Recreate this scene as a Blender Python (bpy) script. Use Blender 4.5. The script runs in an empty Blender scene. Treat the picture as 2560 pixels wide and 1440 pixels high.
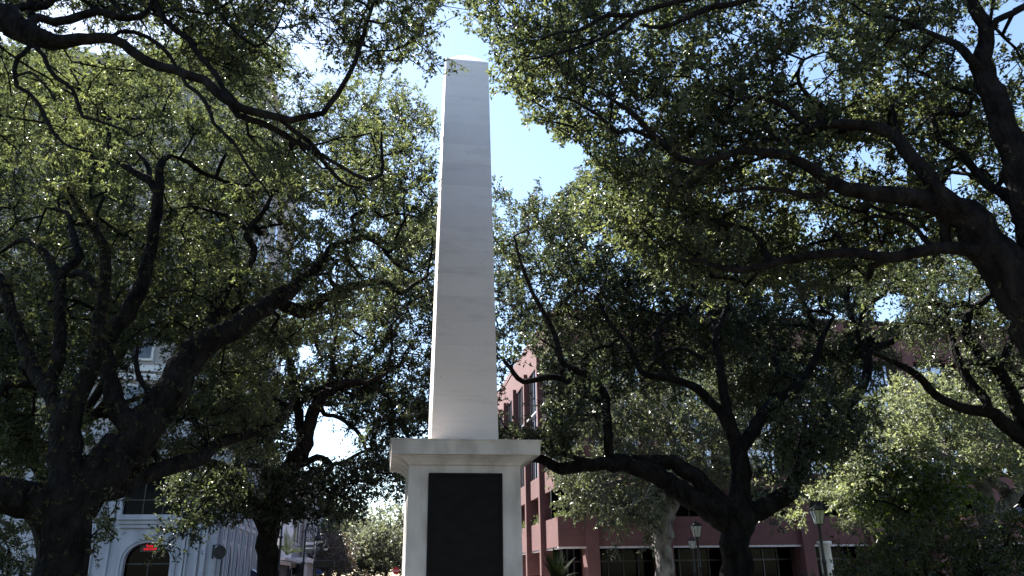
import bpy, bmesh, math, random
import numpy as np
from mathutils import Vector
rng = np.random.default_rng(7)
random.seed(7)
S = bpy.context.scene
COL = S.collection

# ------------------------------------------------------------------ camera
F = 1950.0                                     # focal length in pixels of the 2560 px wide photograph
YAW, PITCH, ROLL = map(math.radians, (9.3, 20.27, 0.8))
EYE = np.array([0, 0, 1.6]); ZUP = np.array([0, 0, 1.0])
HEAD = np.array([math.sin(YAW), math.cos(YAW), 0]); R0 = np.array([math.cos(YAW), -math.sin(YAW), 0])
FWD = HEAD*math.cos(PITCH) + ZUP*math.sin(PITCH); U0 = -HEAD*math.sin(PITCH) + ZUP*math.cos(PITCH)
RGT = R0*math.cos(ROLL) - U0*math.sin(ROLL); UPV = U0*math.cos(ROLL) + R0*math.sin(ROLL)
cd = bpy.data.cameras.new('camera'); cam = bpy.data.objects.new('camera', cd); COL.objects.link(cam)
cd.sensor_width = 36.0; cd.lens = F/2560*36.0; cd.clip_start = 0.1; cd.clip_end = 3000
from mathutils import Matrix
cam.matrix_world = Matrix(((RGT[0], UPV[0], -FWD[0], EYE[0]), (RGT[1], UPV[1], -FWD[1], EYE[1]),
                           (RGT[2], UPV[2], -FWD[2], EYE[2]), (0, 0, 0, 1)))
S.camera = cam

# ------------------------------------------------------------------ light
SUN_EL, SUN_AZ = math.radians(50), math.radians(-33)     # azimuth clockwise from +Y
w = bpy.data.worlds.new('World'); S.world = w; w.use_nodes = True
nt = w.node_tree; bg = nt.nodes['Background']
sky = nt.nodes.new('ShaderNodeTexSky'); sky.sky_type = 'NISHITA'; sky.sun_disc = False
sky.sun_elevation = SUN_EL; sky.sun_rotation = SUN_AZ; sky.dust_density = 0.4; sky.air_density = 1.0; sky.ozone_density = 1.0
nt.links.new(sky.outputs[0], bg.inputs[0]); bg.inputs[1].default_value = 0.07
sl = bpy.data.lights.new('sun', 'SUN'); sl.energy = 5.0; sl.angle = math.radians(0.5); sl.color = (1, 0.965, 0.91)
sun = bpy.data.objects.new('sun', sl); COL.objects.link(sun)
sd = Vector((math.sin(SUN_AZ)*math.cos(SUN_EL), math.cos(SUN_AZ)*math.cos(SUN_EL), math.sin(SUN_EL)))
sun.rotation_euler = sd.to_track_quat('Z', 'Y').to_euler(); sun.location = (-20, 30, 40)
vs = S.view_settings; vs.view_transform = 'Standard'; vs.look = 'None'; vs.gamma = 1; vs.exposure = 2.25
S.render.resolution_x, S.render.resolution_y = 1024, 576
cy = S.cycles
cy.max_bounces = 7; cy.diffuse_bounces = 3; cy.glossy_bounces = 3; cy.transmission_bounces = 4; cy.sample_clamp_indirect = 4.0
cy.caustics_reflective = False; cy.caustics_refractive = False

# ------------------------------------------------------------------ pixel -> world
def ray(x, y): return FWD + RGT*((x-1280)/F) + UPV*((720-y)/F)
def at(x, y, d): q = ray(x, y); return EYE + q*(d/(q@HEAD))
def atY(x, y, Y): q = ray(x, y); return EYE + q*(Y/q[1])
def atX(x, y, X): q = ray(x, y); return EYE + q*(X/q[0])
def proj(P):
    q = np.asarray(P) - EYE; z = q@FWD
    return np.stack([1280 + F*(q@RGT)/z, 720 - F*(q@UPV)/z], -1)
def inpoly(pts, poly):
    x, y = pts[:, 0], pts[:, 1]; c = np.zeros(len(pts), bool); n = len(poly)
    for i in range(n):
        x1, y1 = poly[i]; x2, y2 = poly[(i+1) % n]
        if y1 == y2: continue
        k = ((y1 > y) != (y2 > y)) & (x < (x2-x1)*(y-y1)/(y2-y1)+x1)
        c ^= k
    return c

# ------------------------------------------------------------------ materials
def mat(name):
    m = bpy.data.materials.new(name); m.use_nodes = True
    t = m.node_tree; return m, t, t.nodes['Principled BSDF']
def node(t, kind, **kw):
    n = t.nodes.new(kind)
    for k, v in kw.items():
        if k in n.inputs.keys(): n.inputs[k].default_value = v
        else: setattr(n, k, v)
    return n
def ramp(t, src, stops):
    r = t.nodes.new('ShaderNodeValToRGB'); e = r.color_ramp.elements
    while len(e) < len(stops): e.new(0.5)
    for i, (p, c) in enumerate(stops): e[i].position = p; e[i].color = (*c, 1)
    t.links.new(src, r.inputs[0]); return r.outputs[0]
def coords(t, scale=(1, 1, 1)):
    tc = t.nodes.new('ShaderNodeTexCoord'); mp = t.nodes.new('ShaderNodeMapping'); mp.inputs['Scale'].default_value = scale
    t.links.new(tc.outputs['Object'], mp.inputs[0]); return mp.outputs[0]
def noisy(name, c1, c2, scale=4, rough=0.8, bump=0.2, stretch=(1, 1, 1), detail=8, spec=0.3, bscale=None, bdist=0.02, lo=0.35, hi=0.65):
    m, t, b = mat(name); co = coords(t, stretch)
    n = node(t, 'ShaderNodeTexNoise', Scale=scale, Detail=detail); t.links.new(co, n.inputs['Vector'])
    t.links.new(ramp(t, n.outputs[0], [(lo, c1), (hi, c2)]), b.inputs['Base Color'])
    b.inputs['Roughness'].default_value = rough; b.inputs['Specular IOR Level'].default_value = spec
    if bump:
        n2 = node(t, 'ShaderNodeTexNoise', Scale=bscale or scale*6, Detail=6); t.links.new(co, n2.inputs['Vector'])
        bp = node(t, 'ShaderNodeBump', Strength=bump, Distance=bdist); t.links.new(n2.outputs[0], bp.inputs['Height'])
        t.links.new(bp.outputs[0], b.inputs['Normal'])
    return m
def plain(name, c, rough=0.6, metal=0.0, spec=0.4):
    return noisy(name, tuple(v*0.85 for v in c), tuple(min(1, v*1.12) for v in c), scale=6, rough=rough, bump=0.05, spec=spec) if not metal else metal_mat(name, c, rough)
def metal_mat(name, c, rough):
    m, t, b = mat(name); b.inputs['Base Color'].default_value = (*c, 1); b.inputs['Metallic'].default_value = 1; b.inputs['Roughness'].default_value = rough
    return m
def glass(name, c, rough=0.05, spec=0.8, refl=0.0):
    m, t, b = mat(name); co = coords(t)
    n = node(t, 'ShaderNodeTexNoise', Scale=0.6, Detail=2); t.links.new(co, n.inputs['Vector'])
    b.inputs['Base Color'].default_value = (*c, 1); b.inputs['Roughness'].default_value = rough
    b.inputs['Specular IOR Level'].default_value = spec; b.inputs['Metallic'].default_value = refl
    bp = node(t, 'ShaderNodeBump', Strength=0.05, Distance=0.02); t.links.new(n.outputs[0], bp.inputs['Height']); t.links.new(bp.outputs[0], b.inputs['Normal'])
    return m
def leafmat(name, cols, trans=0.35, rough=0.42, gloss=1.1, tmul=(3, 3, 1.3)):
    """leaf: colour varies leaf by leaf; light passes through the blade"""
    m, t, b = mat(name); out = t.nodes['Material Output']
    g = t.nodes.new('ShaderNodeNewGeometry')
    k = len(cols); c0 = ramp(t, g.outputs['Random Per Island'], [(i/(k-1), cc) for i, cc in enumerate(cols)])
    n = node(t, 'ShaderNodeTexNoise', Scale=0.9, Detail=3); t.links.new(coords(t), n.inputs['Vector'])     # one spray paler or yellower than the next
    mv = node(t, 'ShaderNodeMix', data_type='RGBA', blend_type='MULTIPLY'); mv.inputs[0].default_value = 1
    t.links.new(c0, mv.inputs[6]); t.links.new(ramp(t, n.outputs[0], [(0.32, (0.55, 0.58, 0.62)), (0.5, (1, 1, 1)), (0.68, (1.5, 1.48, 1.3))]), mv.inputs[7]); c = mv.outputs[2]
    t.links.new(c, b.inputs['Base Color']); b.inputs['Roughness'].default_value = rough; b.inputs['Specular IOR Level'].default_value = 0.5*gloss
    tr = t.nodes.new('ShaderNodeBsdfTranslucent')
    mx = node(t, 'ShaderNodeMix', data_type='RGBA', blend_type='MULTIPLY'); mx.inputs[0].default_value = 1
    t.links.new(c, mx.inputs[6]); mx.inputs[7].default_value = (*tmul, 1); t.links.new(mx.outputs[2], tr.inputs[0])
    ms = t.nodes.new('ShaderNodeMixShader'); ms.inputs[0].default_value = trans
    t.links.new(b.outputs[0], ms.inputs[1]); t.links.new(tr.outputs[0], ms.inputs[2]); t.links.new(ms.outputs[0], out.inputs[0])
    return m
def barkmat(name, c1, c2, scale=5, bump=0.9):
    m, t, b = mat(name); co = coords(t, (1, 1, 0.45))
    n = node(t, 'ShaderNodeTexNoise', Scale=scale, Detail=9, Roughness=0.65); t.links.new(co, n.inputs['Vector'])
    v = node(t, 'ShaderNodeTexVoronoi', Scale=scale*3.2); t.links.new(co, v.inputs['Vector'])
    mx = node(t, 'ShaderNodeMath', operation='MULTIPLY'); t.links.new(n.outputs[0], mx.inputs[0]); t.links.new(v.outputs['Distance'], mx.inputs[1])
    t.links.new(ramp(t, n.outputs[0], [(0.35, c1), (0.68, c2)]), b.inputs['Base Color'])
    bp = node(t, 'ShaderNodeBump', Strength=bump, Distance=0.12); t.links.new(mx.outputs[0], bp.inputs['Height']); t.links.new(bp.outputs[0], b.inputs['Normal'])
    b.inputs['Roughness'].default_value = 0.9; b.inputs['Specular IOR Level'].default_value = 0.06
    return m

def stonemat():
    m, t, b = mat('pale_marble'); tc = t.nodes.new('ShaderNodeTexCoord')
    sx = t.nodes.new('ShaderNodeSeparateXYZ'); t.links.new(tc.outputs['Object'], sx.inputs[0])
    # stone courses 0.62 m high, each of its own tone
    dv = node(t, 'ShaderNodeMath', operation='DIVIDE'); t.links.new(sx.outputs[2], dv.inputs[0]); dv.inputs[1].default_value = 0.62
    fl = node(t, 'ShaderNodeMath', operation='FLOOR'); t.links.new(dv.outputs[0], fl.inputs[0])
    wn = node(t, 'ShaderNodeTexWhiteNoise', noise_dimensions='1D'); t.links.new(fl.outputs[0], wn.inputs['W'])
    fr = node(t, 'ShaderNodeMath', operation='FRACT'); t.links.new(dv.outputs[0], fr.inputs[0])
    jn = ramp(t, fr.outputs[0], [(0.0, (0.80, 0.78, 0.76)), (0.02, (1, 1, 1)), (1.0, (1, 1, 1))])
    tone = ramp(t, wn.outputs[0], [(0.0, (0.81, 0.735, 0.715)), (0.5, (0.86, 0.78, 0.755)), (1.0, (0.90, 0.815, 0.785))])
    co = coords(t, (0.5, 0.5, 2.2)); n = node(t, 'ShaderNodeTexNoise', Scale=1.6, Detail=10, Roughness=0.62); t.links.new(co, n.inputs['Vector'])
    st = ramp(t, n.outputs[0], [(0.28, (0.86, 0.845, 0.82)), (0.48, (1, 1, 1)), (0.7, (1.02, 1.005, 0.98))])
    co2 = coords(t, (3, 3, 3)); n2 = node(t, 'ShaderNodeTexNoise', Scale=7, Detail=6); t.links.new(co2, n2.inputs['Vector'])
    pit = ramp(t, n2.outputs[0], [(0.27, (0.55, 0.53, 0.5)), (0.33, (1, 1, 1)), (1, (1, 1, 1))])
    def mul(a, c):
        x = node(t, 'ShaderNodeMix', data_type='RGBA', blend_type='MULTIPLY'); x.inputs[0].default_value = 1
        t.links.new(a, x.inputs[6]); t.links.new(c, x.inputs[7]); return x.outputs[2]
    t.links.new(mul(mul(mul(tone, st), jn), pit), b.inputs['Base Color']); b.inputs['Roughness'].default_value = 0.7
    bp = node(t, 'ShaderNodeBump', Strength=0.15, Distance=0.02); t.links.new(n2.outputs[0], bp.inputs['Height']); t.links.new(bp.outputs[0], b.inputs['Normal'])
    return m
def brickmat(name, c1, c2, mortar, sc):
    m, t, b = mat(name); tc = t.nodes.new('ShaderNodeTexCoord'); sx = t.nodes.new('ShaderNodeSeparateXYZ'); t.links.new(tc.outputs['Object'], sx.inputs[0])
    ad = node(t, 'ShaderNodeMath', operation='ADD'); t.links.new(sx.outputs[0], ad.inputs[0]); t.links.new(sx.outputs[1], ad.inputs[1])
    cb = t.nodes.new('ShaderNodeCombineXYZ'); t.links.new(ad.outputs[0], cb.inputs[0]); t.links.new(sx.outputs[2], cb.inputs[1])
    br = node(t, 'ShaderNodeTexBrick', Scale=sc); t.links.new(cb.outputs[0], br.inputs['Vector'])
    br.inputs['Color1'].default_value = (*c1, 1); br.inputs['Color2'].default_value = (*c2, 1); br.inputs['Mortar'].default_value = (*mortar, 1); br.inputs['Mortar Size'].default_value = 0.012
    n = node(t, 'ShaderNodeTexNoise', Scale=0.7, Detail=6); t.links.new(coords(t), n.inputs['Vector'])
    x = node(t, 'ShaderNodeMix', data_type='RGBA', blend_type='MULTIPLY'); x.inputs[0].default_value = 1
    t.links.new(br.outputs[0], x.inputs[6]); t.links.new(ramp(t, n.outputs[0], [(0.3, (0.82, 0.82, 0.82)), (0.7, (1.05, 1.05, 1.05))]), x.inputs[7])
    t.links.new(x.outputs[2], b.inputs['Base Color']); b.inputs['Roughness'].default_value = 0.85
    return m
M = dict(
    stone=stonemat(),
    stone2=noisy('weathered_stone', (0.40, 0.365, 0.345), (0.60, 0.565, 0.54), scale=1.5, rough=0.8, bump=0.35, stretch=(1.6, 1.6, 0.7), detail=11, bscale=11, bdist=0.015, lo=0.28, hi=0.58),
    bronze=noisy('dark_bronze', (0.0035, 0.0035, 0.004), (0.0075, 0.007, 0.0075), scale=3, rough=0.5, bump=0.5, spec=0.10, bscale=14, stretch=(1, 1, 2.2), bdist=0.01),
    red=brickmat('red_granite_aggregate', (0.12, 0.047, 0.043), (0.142, 0.055, 0.05), (0.108, 0.044, 0.041), 0.7),
    redtrim=plain('pale_metal_trim', (0.55, 0.48, 0.47), 0.5),
    glassdark=glass('dark_window_glass', (0.002, 0.002, 0.003), 0.06, 0.035),
    glassmid=glass('reflective_window_glass', (0.30, 0.30, 0.35), 0.03, 0.8, 0.9),
    glasstower=glass('tower_window_glass', (0.08, 0.085, 0.10), 0.08, 0.5, 0.3),
    mull=plain('dark_mullion', (0.02, 0.02, 0.022), 0.4),
    railm=plain('light_rail_metal', (0.6, 0.6, 0.62), 0.35),
    white=noisy('white_painted_stone', (0.33, 0.33, 0.355), (0.48, 0.48, 0.505), scale=1.1, rough=0.75, bump=0.1, stretch=(1.5, 1.5, 0.35), lo=0.25, hi=0.6),
    beige=brickmat('beige_brick', (0.34, 0.31, 0.285), (0.38, 0.35, 0.32), (0.29, 0.265, 0.245), 3.2),
    trimb=noisy('cream_terracotta_trim', (0.62, 0.60, 0.57), (0.70, 0.68, 0.65), scale=2, rough=0.75, bump=0.05),
    iron=noisy('black_painted_iron', (0.010, 0.010, 0.011), (0.018, 0.018, 0.019), scale=12, rough=0.45, bump=0.05, spec=0.4),
    lampglass=plain('frosted_lamp_glass', (0.62, 0.62, 0.64), 0.25),
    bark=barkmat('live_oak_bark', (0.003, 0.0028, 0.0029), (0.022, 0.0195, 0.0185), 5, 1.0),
    barkfar=barkmat('grey_oak_bark', (0.05, 0.045, 0.042), (0.17, 0.155, 0.145), 5),
    barkpale=barkmat('pale_mottled_bark', (0.035, 0.032, 0.03), (0.36, 0.32, 0.30), 2.6, 0.8),
    grass=noisy('lawn', (0.02, 0.035, 0.012), (0.05, 0.075, 0.025), scale=3, rough=0.9, bump=0.6),
    asphalt=noisy('asphalt', (0.04, 0.04, 0.042), (0.06, 0.06, 0.06), scale=8, rough=0.9, bump=0.2),
    paving=brickmat('paving_brick', (0.24, 0.2, 0.175), (0.28, 0.235, 0.2), (0.2, 0.18, 0.16), 2.5),
    concrete=noisy('concrete', (0.30, 0.29, 0.28), (0.38, 0.37, 0.36), scale=2, rough=0.9, bump=0.1),
    paint=plain('road_paint', (0.75, 0.75, 0.72), 0.7),
)

# ------------------------------------------------------------------ mesh helpers
def raw(name, V, Q, m, parent=None, smooth=False):
    """object from a vertex array and a quad (or triangle) array"""
    V = np.asarray(V, np.float32); Q = np.asarray(Q, np.int32); k = Q.shape[1]
    me = bpy.data.meshes.new(name); me.vertices.add(len(V)); me.vertices.foreach_set('co', V.ravel())
    me.loops.add(Q.size); me.loops.foreach_set('vertex_index', Q.ravel())
    me.polygons.add(len(Q)); me.polygons.foreach_set('loop_start', np.arange(0, Q.size, k, dtype=np.int32))
    me.polygons.foreach_set('use_smooth', np.full(len(Q), smooth, bool))
    me.update(calc_edges=True); me.validate()
    me.materials.append(m)
    o = bpy.data.objects.new(name, me); COL.objects.link(o)
    if parent: o.parent = parent
    return o
def empty(name, label, cat, loc=(0, 0, 0), group=None):
    o = bpy.data.objects.new(name, None); COL.objects.link(o); o.location = loc; tag(o, label, cat, group); return o
def tag(o, label, cat, group=None):
    o['label'] = label; o['category'] = cat
    if group: o['group'] = group
    return o
class MB:
    """collects boxes, tubes, lathes into ONE mesh"""
    def __init__(s): s.bm = bmesh.new()
    def box(s, x0, x1, y0, y1, z0, z1, bev=0):
        r = bmesh.ops.create_cube(s.bm, size=1); vs_ = r['verts']
        for v in vs_: v.co = Vector(((x0+x1)/2 + v.co.x*(x1-x0), (y0+y1)/2 + v.co.y*(y1-y0), (z0+z1)/2 + v.co.z*(z1-z0)))
        if bev:
            es = list({e for v in vs_ for e in v.link_edges}); bmesh.ops.bevel(s.bm, geom=es, offset=bev, segments=1, affect='EDGES')
        return s
    def frustum(s, cx, cy, z0, z1, a0, a1, b0=None, b1=None):
        b0 = a0 if b0 is None else b0; b1 = a1 if b1 is None else b1
        lo = [s.bm.verts.new((cx+i*a0, cy+j*b0, z0)) for i, j in ((-1, -1), (1, -1), (1, 1), (-1, 1))]
        hi = [s.bm.verts.new((cx+i*a1, cy+j*b1, z1)) for i, j in ((-1, -1), (1, -1), (1, 1), (-1, 1))]
        s.bm.faces.new(lo[::-1]); s.bm.faces.new(hi)
        for i in range(4): s.bm.faces.new((lo[i], lo[(i+1) % 4], hi[(i+1) % 4], hi[i]))
        return s
    def sqlathe(s, cx, cy, prof):
        """square-plan profile: list of (half width, z), bottom to top"""
        rings = [[s.bm.verts.new((cx+i*a, cy+j*a, z)) for i, j in ((-1, -1), (1, -1), (1, 1), (-1, 1))] for a, z in prof]
        for A, B in zip(rings, rings[1:]):
            for i in range(4): s.bm.faces.new((A[i], A[(i+1) % 4], B[(i+1) % 4], B[i]))
        s.bm.faces.new(rings[0][::-1]); s.bm.faces.new(rings[-1]); return s
    def lathe(s, cx, cy, prof, n=12):
        rings = [[s.bm.verts.new((cx+max(r, 1e-4)*math.cos(a), cy+max(r, 1e-4)*math.sin(a), z)) for a in [2*math.pi*i/n for i in range(n)]] for r, z in prof]
        for A, B in zip(rings, rings[1:]):
            for i in range(n): f = s.bm.faces.new((A[i], A[(i+1) % n], B[(i+1) % n], B[i])); f.smooth = n > 8
        s.bm.faces.new(rings[0][::-1]); s.bm.faces.new(rings[-1]); return s
    def tube(s, pts, r, n=8):
        V, Q = sweep(np.array(pts, float), np.full(len(pts), r) if np.isscalar(r) else np.array(r), n)
        vs_ = [s.bm.verts.new(v) for v in V]
        for q in Q: s.bm.faces.new([vs_[i] for i in q]).smooth = True
        return s
    def prism(s, poly, holes, org, ax, ay, nrm, depth):
        """flat panel with holes in the plane (ax, ay) at org, front face towards nrm, given depth behind it"""
        org, ax, ay, nrm = map(Vector, (org, ax, ay, nrm)); b2 = bmesh.new(); es = []
        for loop in [poly]+holes:
            vv = [b2.verts.new(org+ax*p[0]+ay*p[1]) for p in loop]
            es += [b2.edges.new((vv[i], vv[(i+1) % len(vv)])) for i in range(len(vv))]
        bmesh.ops.triangle_fill(b2, edges=es, use_beauty=True, use_dissolve=False, normal=nrm)
        fs = b2.faces[:]; r = bmesh.ops.extrude_face_region(b2, geom=fs)
        for g in r['geom']:
            if isinstance(g, bmesh.types.BMVert): g.co -= nrm*depth
        bmesh.ops.recalc_face_normals(b2, faces=b2.faces[:])
        me = bpy.data.meshes.new('tmp'); b2.to_mesh(me); b2.free(); s.bm.from_mesh(me); bpy.data.meshes.remove(me); return s
    def build(s, name, m, parent=None, origin=None):
        bmesh.ops.recalc_face_normals(s.bm, faces=s.bm.faces[:])
        me = bpy.data.meshes.new(name)
        if origin is not None: bmesh.ops.translate(s.bm, verts=s.bm.verts[:], vec=-Vector(origin))
        elif parent and parent.type == 'EMPTY': bmesh.ops.translate(s.bm, verts=s.bm.verts[:], vec=-parent.location)
        elif parent and parent.parent: bmesh.ops.translate(s.bm, verts=s.bm.verts[:], vec=-parent.parent.location)
        s.bm.to_mesh(me); s.bm.free(); me.materials.append(m)
        o = bpy.data.objects.new(name, me); COL.objects.link(o)
        if origin is not None: o.location = origin
        if parent: o.parent = parent
        return o
def sweep(P, R, n, lump=0.0):
    """tube along the polyline P with radii R"""
    T = np.gradient(P, axis=0); T /= np.linalg.norm(T, axis=1)[:, None] + 1e-9
    ref = np.array([0.3, 0.9, 0.2]) if abs(T[0] @ [0.3, 0.9, 0.2]) < 0.85 else np.array([0.9, -0.2, 0.3])
    N = np.zeros_like(P); a = ref - T[0]*(ref@T[0]); N[0] = a/np.linalg.norm(a)
    for i in range(1, len(P)):
        a = N[i-1] - T[i]*(N[i-1]@T[i]); N[i] = a/(np.linalg.norm(a)+1e-9)
    B = np.cross(T, N); th = np.linspace(0, 2*np.pi, n, endpoint=False)
    rr = R[:, None]*np.ones(n)
    if lump:
        s_ = np.cumsum(np.r_[0, np.linalg.norm(np.diff(P, axis=0), axis=1)])/(R.mean()+1e-6)
        ph = rng.uniform(0, 6.28, 6)
        rr = rr*(1 + lump*(np.sin(th*2+s_[:, None]*0.55+ph[0]) + 0.7*np.sin(th*3-s_[:, None]*0.8+ph[1]) + 0.6*np.sin(s_[:, None]*1.3+ph[2]) + 0.45*np.sin(th*5+s_[:, None]*0.3+ph[3])+0.5*rng.normal(size=rr.shape)*0.6))
    V = P[:, None] + rr[..., None]*(np.cos(th)[None, :, None]*N[:, None] + np.sin(th)[None, :, None]*B[:, None])
    k = len(P); i = np.arange(k-1)[:, None]*n; j = np.arange(n); j2 = (j+1) % n
    Q = np.stack([i+j, i+j2, i+n+j2, i+n+j], -1).reshape(-1, 4)
    return V.reshape(-1, 3), Q

# ------------------------------------------------------------------ the ground
def slab(name, x0, x1, y0, y1, z, m, thick=0.02):
    o = MB().box(x0, x1, y0, y1, z-thick, z).build(name, m); o['kind'] = 'structure'; return o
slab('ground', -900, 900, -600, 1500, 0.0, M['asphalt'], 0.5)
slab('square', -26, 34, -8, 36, 0.12, M['concrete'], 0.116)
slab('path', -3.2, 7.0, -8, 36, 0.128, M['paving'])
slab('lawn', -24, -4.2, -7, 34, 0.16, M['grass'], 0.04)
slab('lawn', 8.0, 32, -7, 34, 0.16, M['grass'], 0.04)
slab('pavement', -45, -6.2, 43.2, 66, 0.12, M['concrete'], 0.116)
slab('pavement', 8.6, 60, 45.0, 110, 0.12, M['concrete'], 0.116)
slab('pavement', -45, -6.2, 74, 180, 0.12, M['concrete'], 0.116)
for k in range(14): slab('road_marking', 1.1, 1.22, 44+k*8, 47+k*8, 0.004, M['paint'], 0.003)

# ------------------------------------------------------------------ the obelisk
CX, CY, HP = 1.76, 18.73, 1.235
ob = empty('obelisk_monument', 'tall pale stone obelisk on a square pedestal with a dark bronze tablet', 'monument', (CX, CY, 0))
MB().sqlathe(CX, CY, [(2.3, 0.1), (2.3, 0.3), (1.95, 0.3), (1.95, 0.5), (1.62, 0.5), (1.62, 0.78), (1.42, 0.95), (HP+0.04, 1.0)]).build('plinth', M['stone2'], ob)
MB().sqlathe(CX, CY, [(HP+0.02, 0.98), (HP, 3.9)]).build('pedestal', M['stone2'], ob)
MB().sqlathe(CX, CY, [(HP-0.02, 3.9), (HP+0.025, 3.93), (HP+0.05, 3.97), (HP+0.12, 4.03), (HP+0.21, 4.075), (HP+0.225, 4.085), (HP+0.225, 4.105), (HP+0.26, 4.11),
                      (HP+0.37, 4.115), (HP+0.37, 4.10), (HP+0.385, 4.10), (HP+0.40, 4.39), (HP+0.425, 4.40), (HP+0.425, 4.425), (HP-0.2, 4.49)]).build('cornice', M['stone2'], ob)
SX, SB, ST = 1.80, 0.775, 0.59
sh = MB().sqlathe(SX, CY, [(SB + (ST-SB)*i/12, 4.47 + (15.05-4.47)*i/12) for i in range(13)])
sh.build('shaft', M['stone'], ob)
MB().sqlathe(SX, CY, [(ST+0.004, 15.052), (ST-0.03, 15.13), (0.3, 15.43), (0.01, 15.70)]).build('cap', M['stone'], ob)
pq = MB(); yf = CY-HP
pq.box(0.96, 2.58, yf-0.035, yf+0.02, 0.98, 3.735, 0.006)
pl = pq.build('plaque', M['bronze'], ob)
fr = MB()
for a in ((0.955, 1.03, 0.98, 3.74), (2.51, 2.585, 0.98, 3.74), (1.03, 2.51, 3.665, 3.74)): fr.box(a[0], a[1], yf-0.055, yf-0.032, a[2], a[3], 0.008)
fr.build('plaque_frame', M['bronze'], pl)

# ------------------------------------------------------------------ red office building (right)
RY, RX, RH = 49.0, float(atY(1395, 1330, 49.0)[0]), 18.6
rb = empty('red_office_building', 'red granite office block with balconies, tall window bays and dark ground floor glass', 'building', (RX, RY, 0))
bx = lambda nm, m, *a, par=rb: MB().box(*a).build(nm, m, par)
BAY = 4.72; NB = 9; XR = RX + 2.0 + BAY*NB
core_x = RX + 1.6
MB().box(core_x, XR, RY+2.2, RY+62, 0.1, RH-0.4).build('core_wall', M['red'], rb)
colx = [float(atY(1480, 1350, RY)[0]) + BAY*i for i in range(8)]
for x in colx:
    MB().box(x-0.38, x+0.38, RY-0.28, RY+1.2, 0.1, RH-2.6).build('column', M['red'], rb)
xs = [RX] + colx + [XR]
for i in range(len(xs)-1):
    a = xs[i] + (0.38 if i else 0); b = xs[i+1] - 0.38
    if i == 0: a = RX
    MB().box(a, b, RY, RY+0.35, 3.25, 5.0).build('balcony_parapet', M['red'], rb)
    MB().box(a, b, RY+0.02, RY+0.30, 3.13, 3.246).build('soffit_trim', M['redtrim'], rb)
    MB().box(a, b, RY+0.12, RY+0.6, 6.75, 7.75).build('spandrel', M['red'], rb)
    g = MB().box(a, b, RY+1.6, RY+1.7, 0.12, 3.2).build('shop_window', M['glassdark'], rb)
    f = MB()
    for k in range(1, 4): f.box(a+(b-a)*k/4-0.04, a+(b-a)*k/4+0.04, RY+1.52, RY+1.596, 0.12, 3.2)
    f.box(a, b, RY+1.5, RY+1.518, 2.35, 2.45); f.build('window_bars', M['mull'], g)
    g = MB().box(a, b, RY+1.75, RY+1.85, 4.9, 6.74).build('balcony_window', M['glassdark'], rb)
    f = MB(); f.box((a+b)/2-0.03, (a+b)/2+0.03, RY+1.68, RY+1.746, 4.9, 6.74); f.build('window_bars', M['mull'], g)
    g = MB().box(a, b, RY+0.75, RY+0.85, 7.76, 15.6).build('tall_window', M['glassmid'], rb)
    f = MB()
    for k in range(1, 4): f.box(a+(b-a)*k/4-0.035, a+(b-a)*k/4+0.035, RY+0.68, RY+0.748, 7.76, 15.6)
    for z in (10.3, 13.1): f.box(a, b, RY+0.64, RY+0.678, z-0.12, z+0.12)
    f.build('window_bars', M['mull'], g)
MB().box(RX+0.2, XR, RY+0.05, RY+0.7, 15.62, RH).build('roof_band', M['red'], rb)
MB().box(RX+1.5, XR, RY+0.8, RY+2.19, 3.26, 3.6).build('balcony_floor', M['concrete'], rb)
MB().box(RX+1.5, XR, RY+0.9, RY+2.19, 6.76, 7.6).build('floor_slab', M['red'], rb)
MB().box(RX+0.3, XR, RY+0.72, RY+2.3, 15.7, RH-0.2).build('roof_slab', M['red'], rb)
# west side, in the sun
LB = 5.3; ys = [RY+4.3+LB*i for i in range(11)]
edges = [RY] + ys
for y in ys:
    MB().box(RX-0.30, RX+1.58, y-0.24, y+0.24, 0.1, RH-2.3).build('fin', M['red'], rb)
for i in range(len(edges)-1):
    a = edges[i] + (0.24 if i else 0.36); b = edges[i+1]-0.24
    MB().box(RX, RX+0.4, a, b, 3.25, 5.0).build('balcony_parapet', M['red'], rb)
    MB().box(RX+0.05, RX+0.35, a, b, 3.13, 3.246).build('soffit_trim', M['redtrim'], rb)
    MB().box(RX, RX+0.5, a, b, 6.75, 8.1).build('spandrel', M['red'], rb)
    g = MB().box(RX+0.08, RX+0.18, a, b, 8.11, 15.9).build('tall_window', M['glassmid'], rb)
    f = MB()
    for k in (0.18, 0.5, 0.82): f.box(RX+0.02, RX+0.075, a+(b-a)*k-0.05, a+(b-a)*k+0.05, 8.11, 15.9)
    f.build('window_bars', M['mull'], g)
    for z in (10.2, 12.6): MB().box(RX-0.16, RX-0.04, a, b, z-0.05, z+0.05).build('sun_rail', M['railm'], g)
MB().box(RX-0.02, RX+1.5, RY+0.72, RY+61, 15.92, RH).build('roof_band', M['red'], rb)

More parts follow.
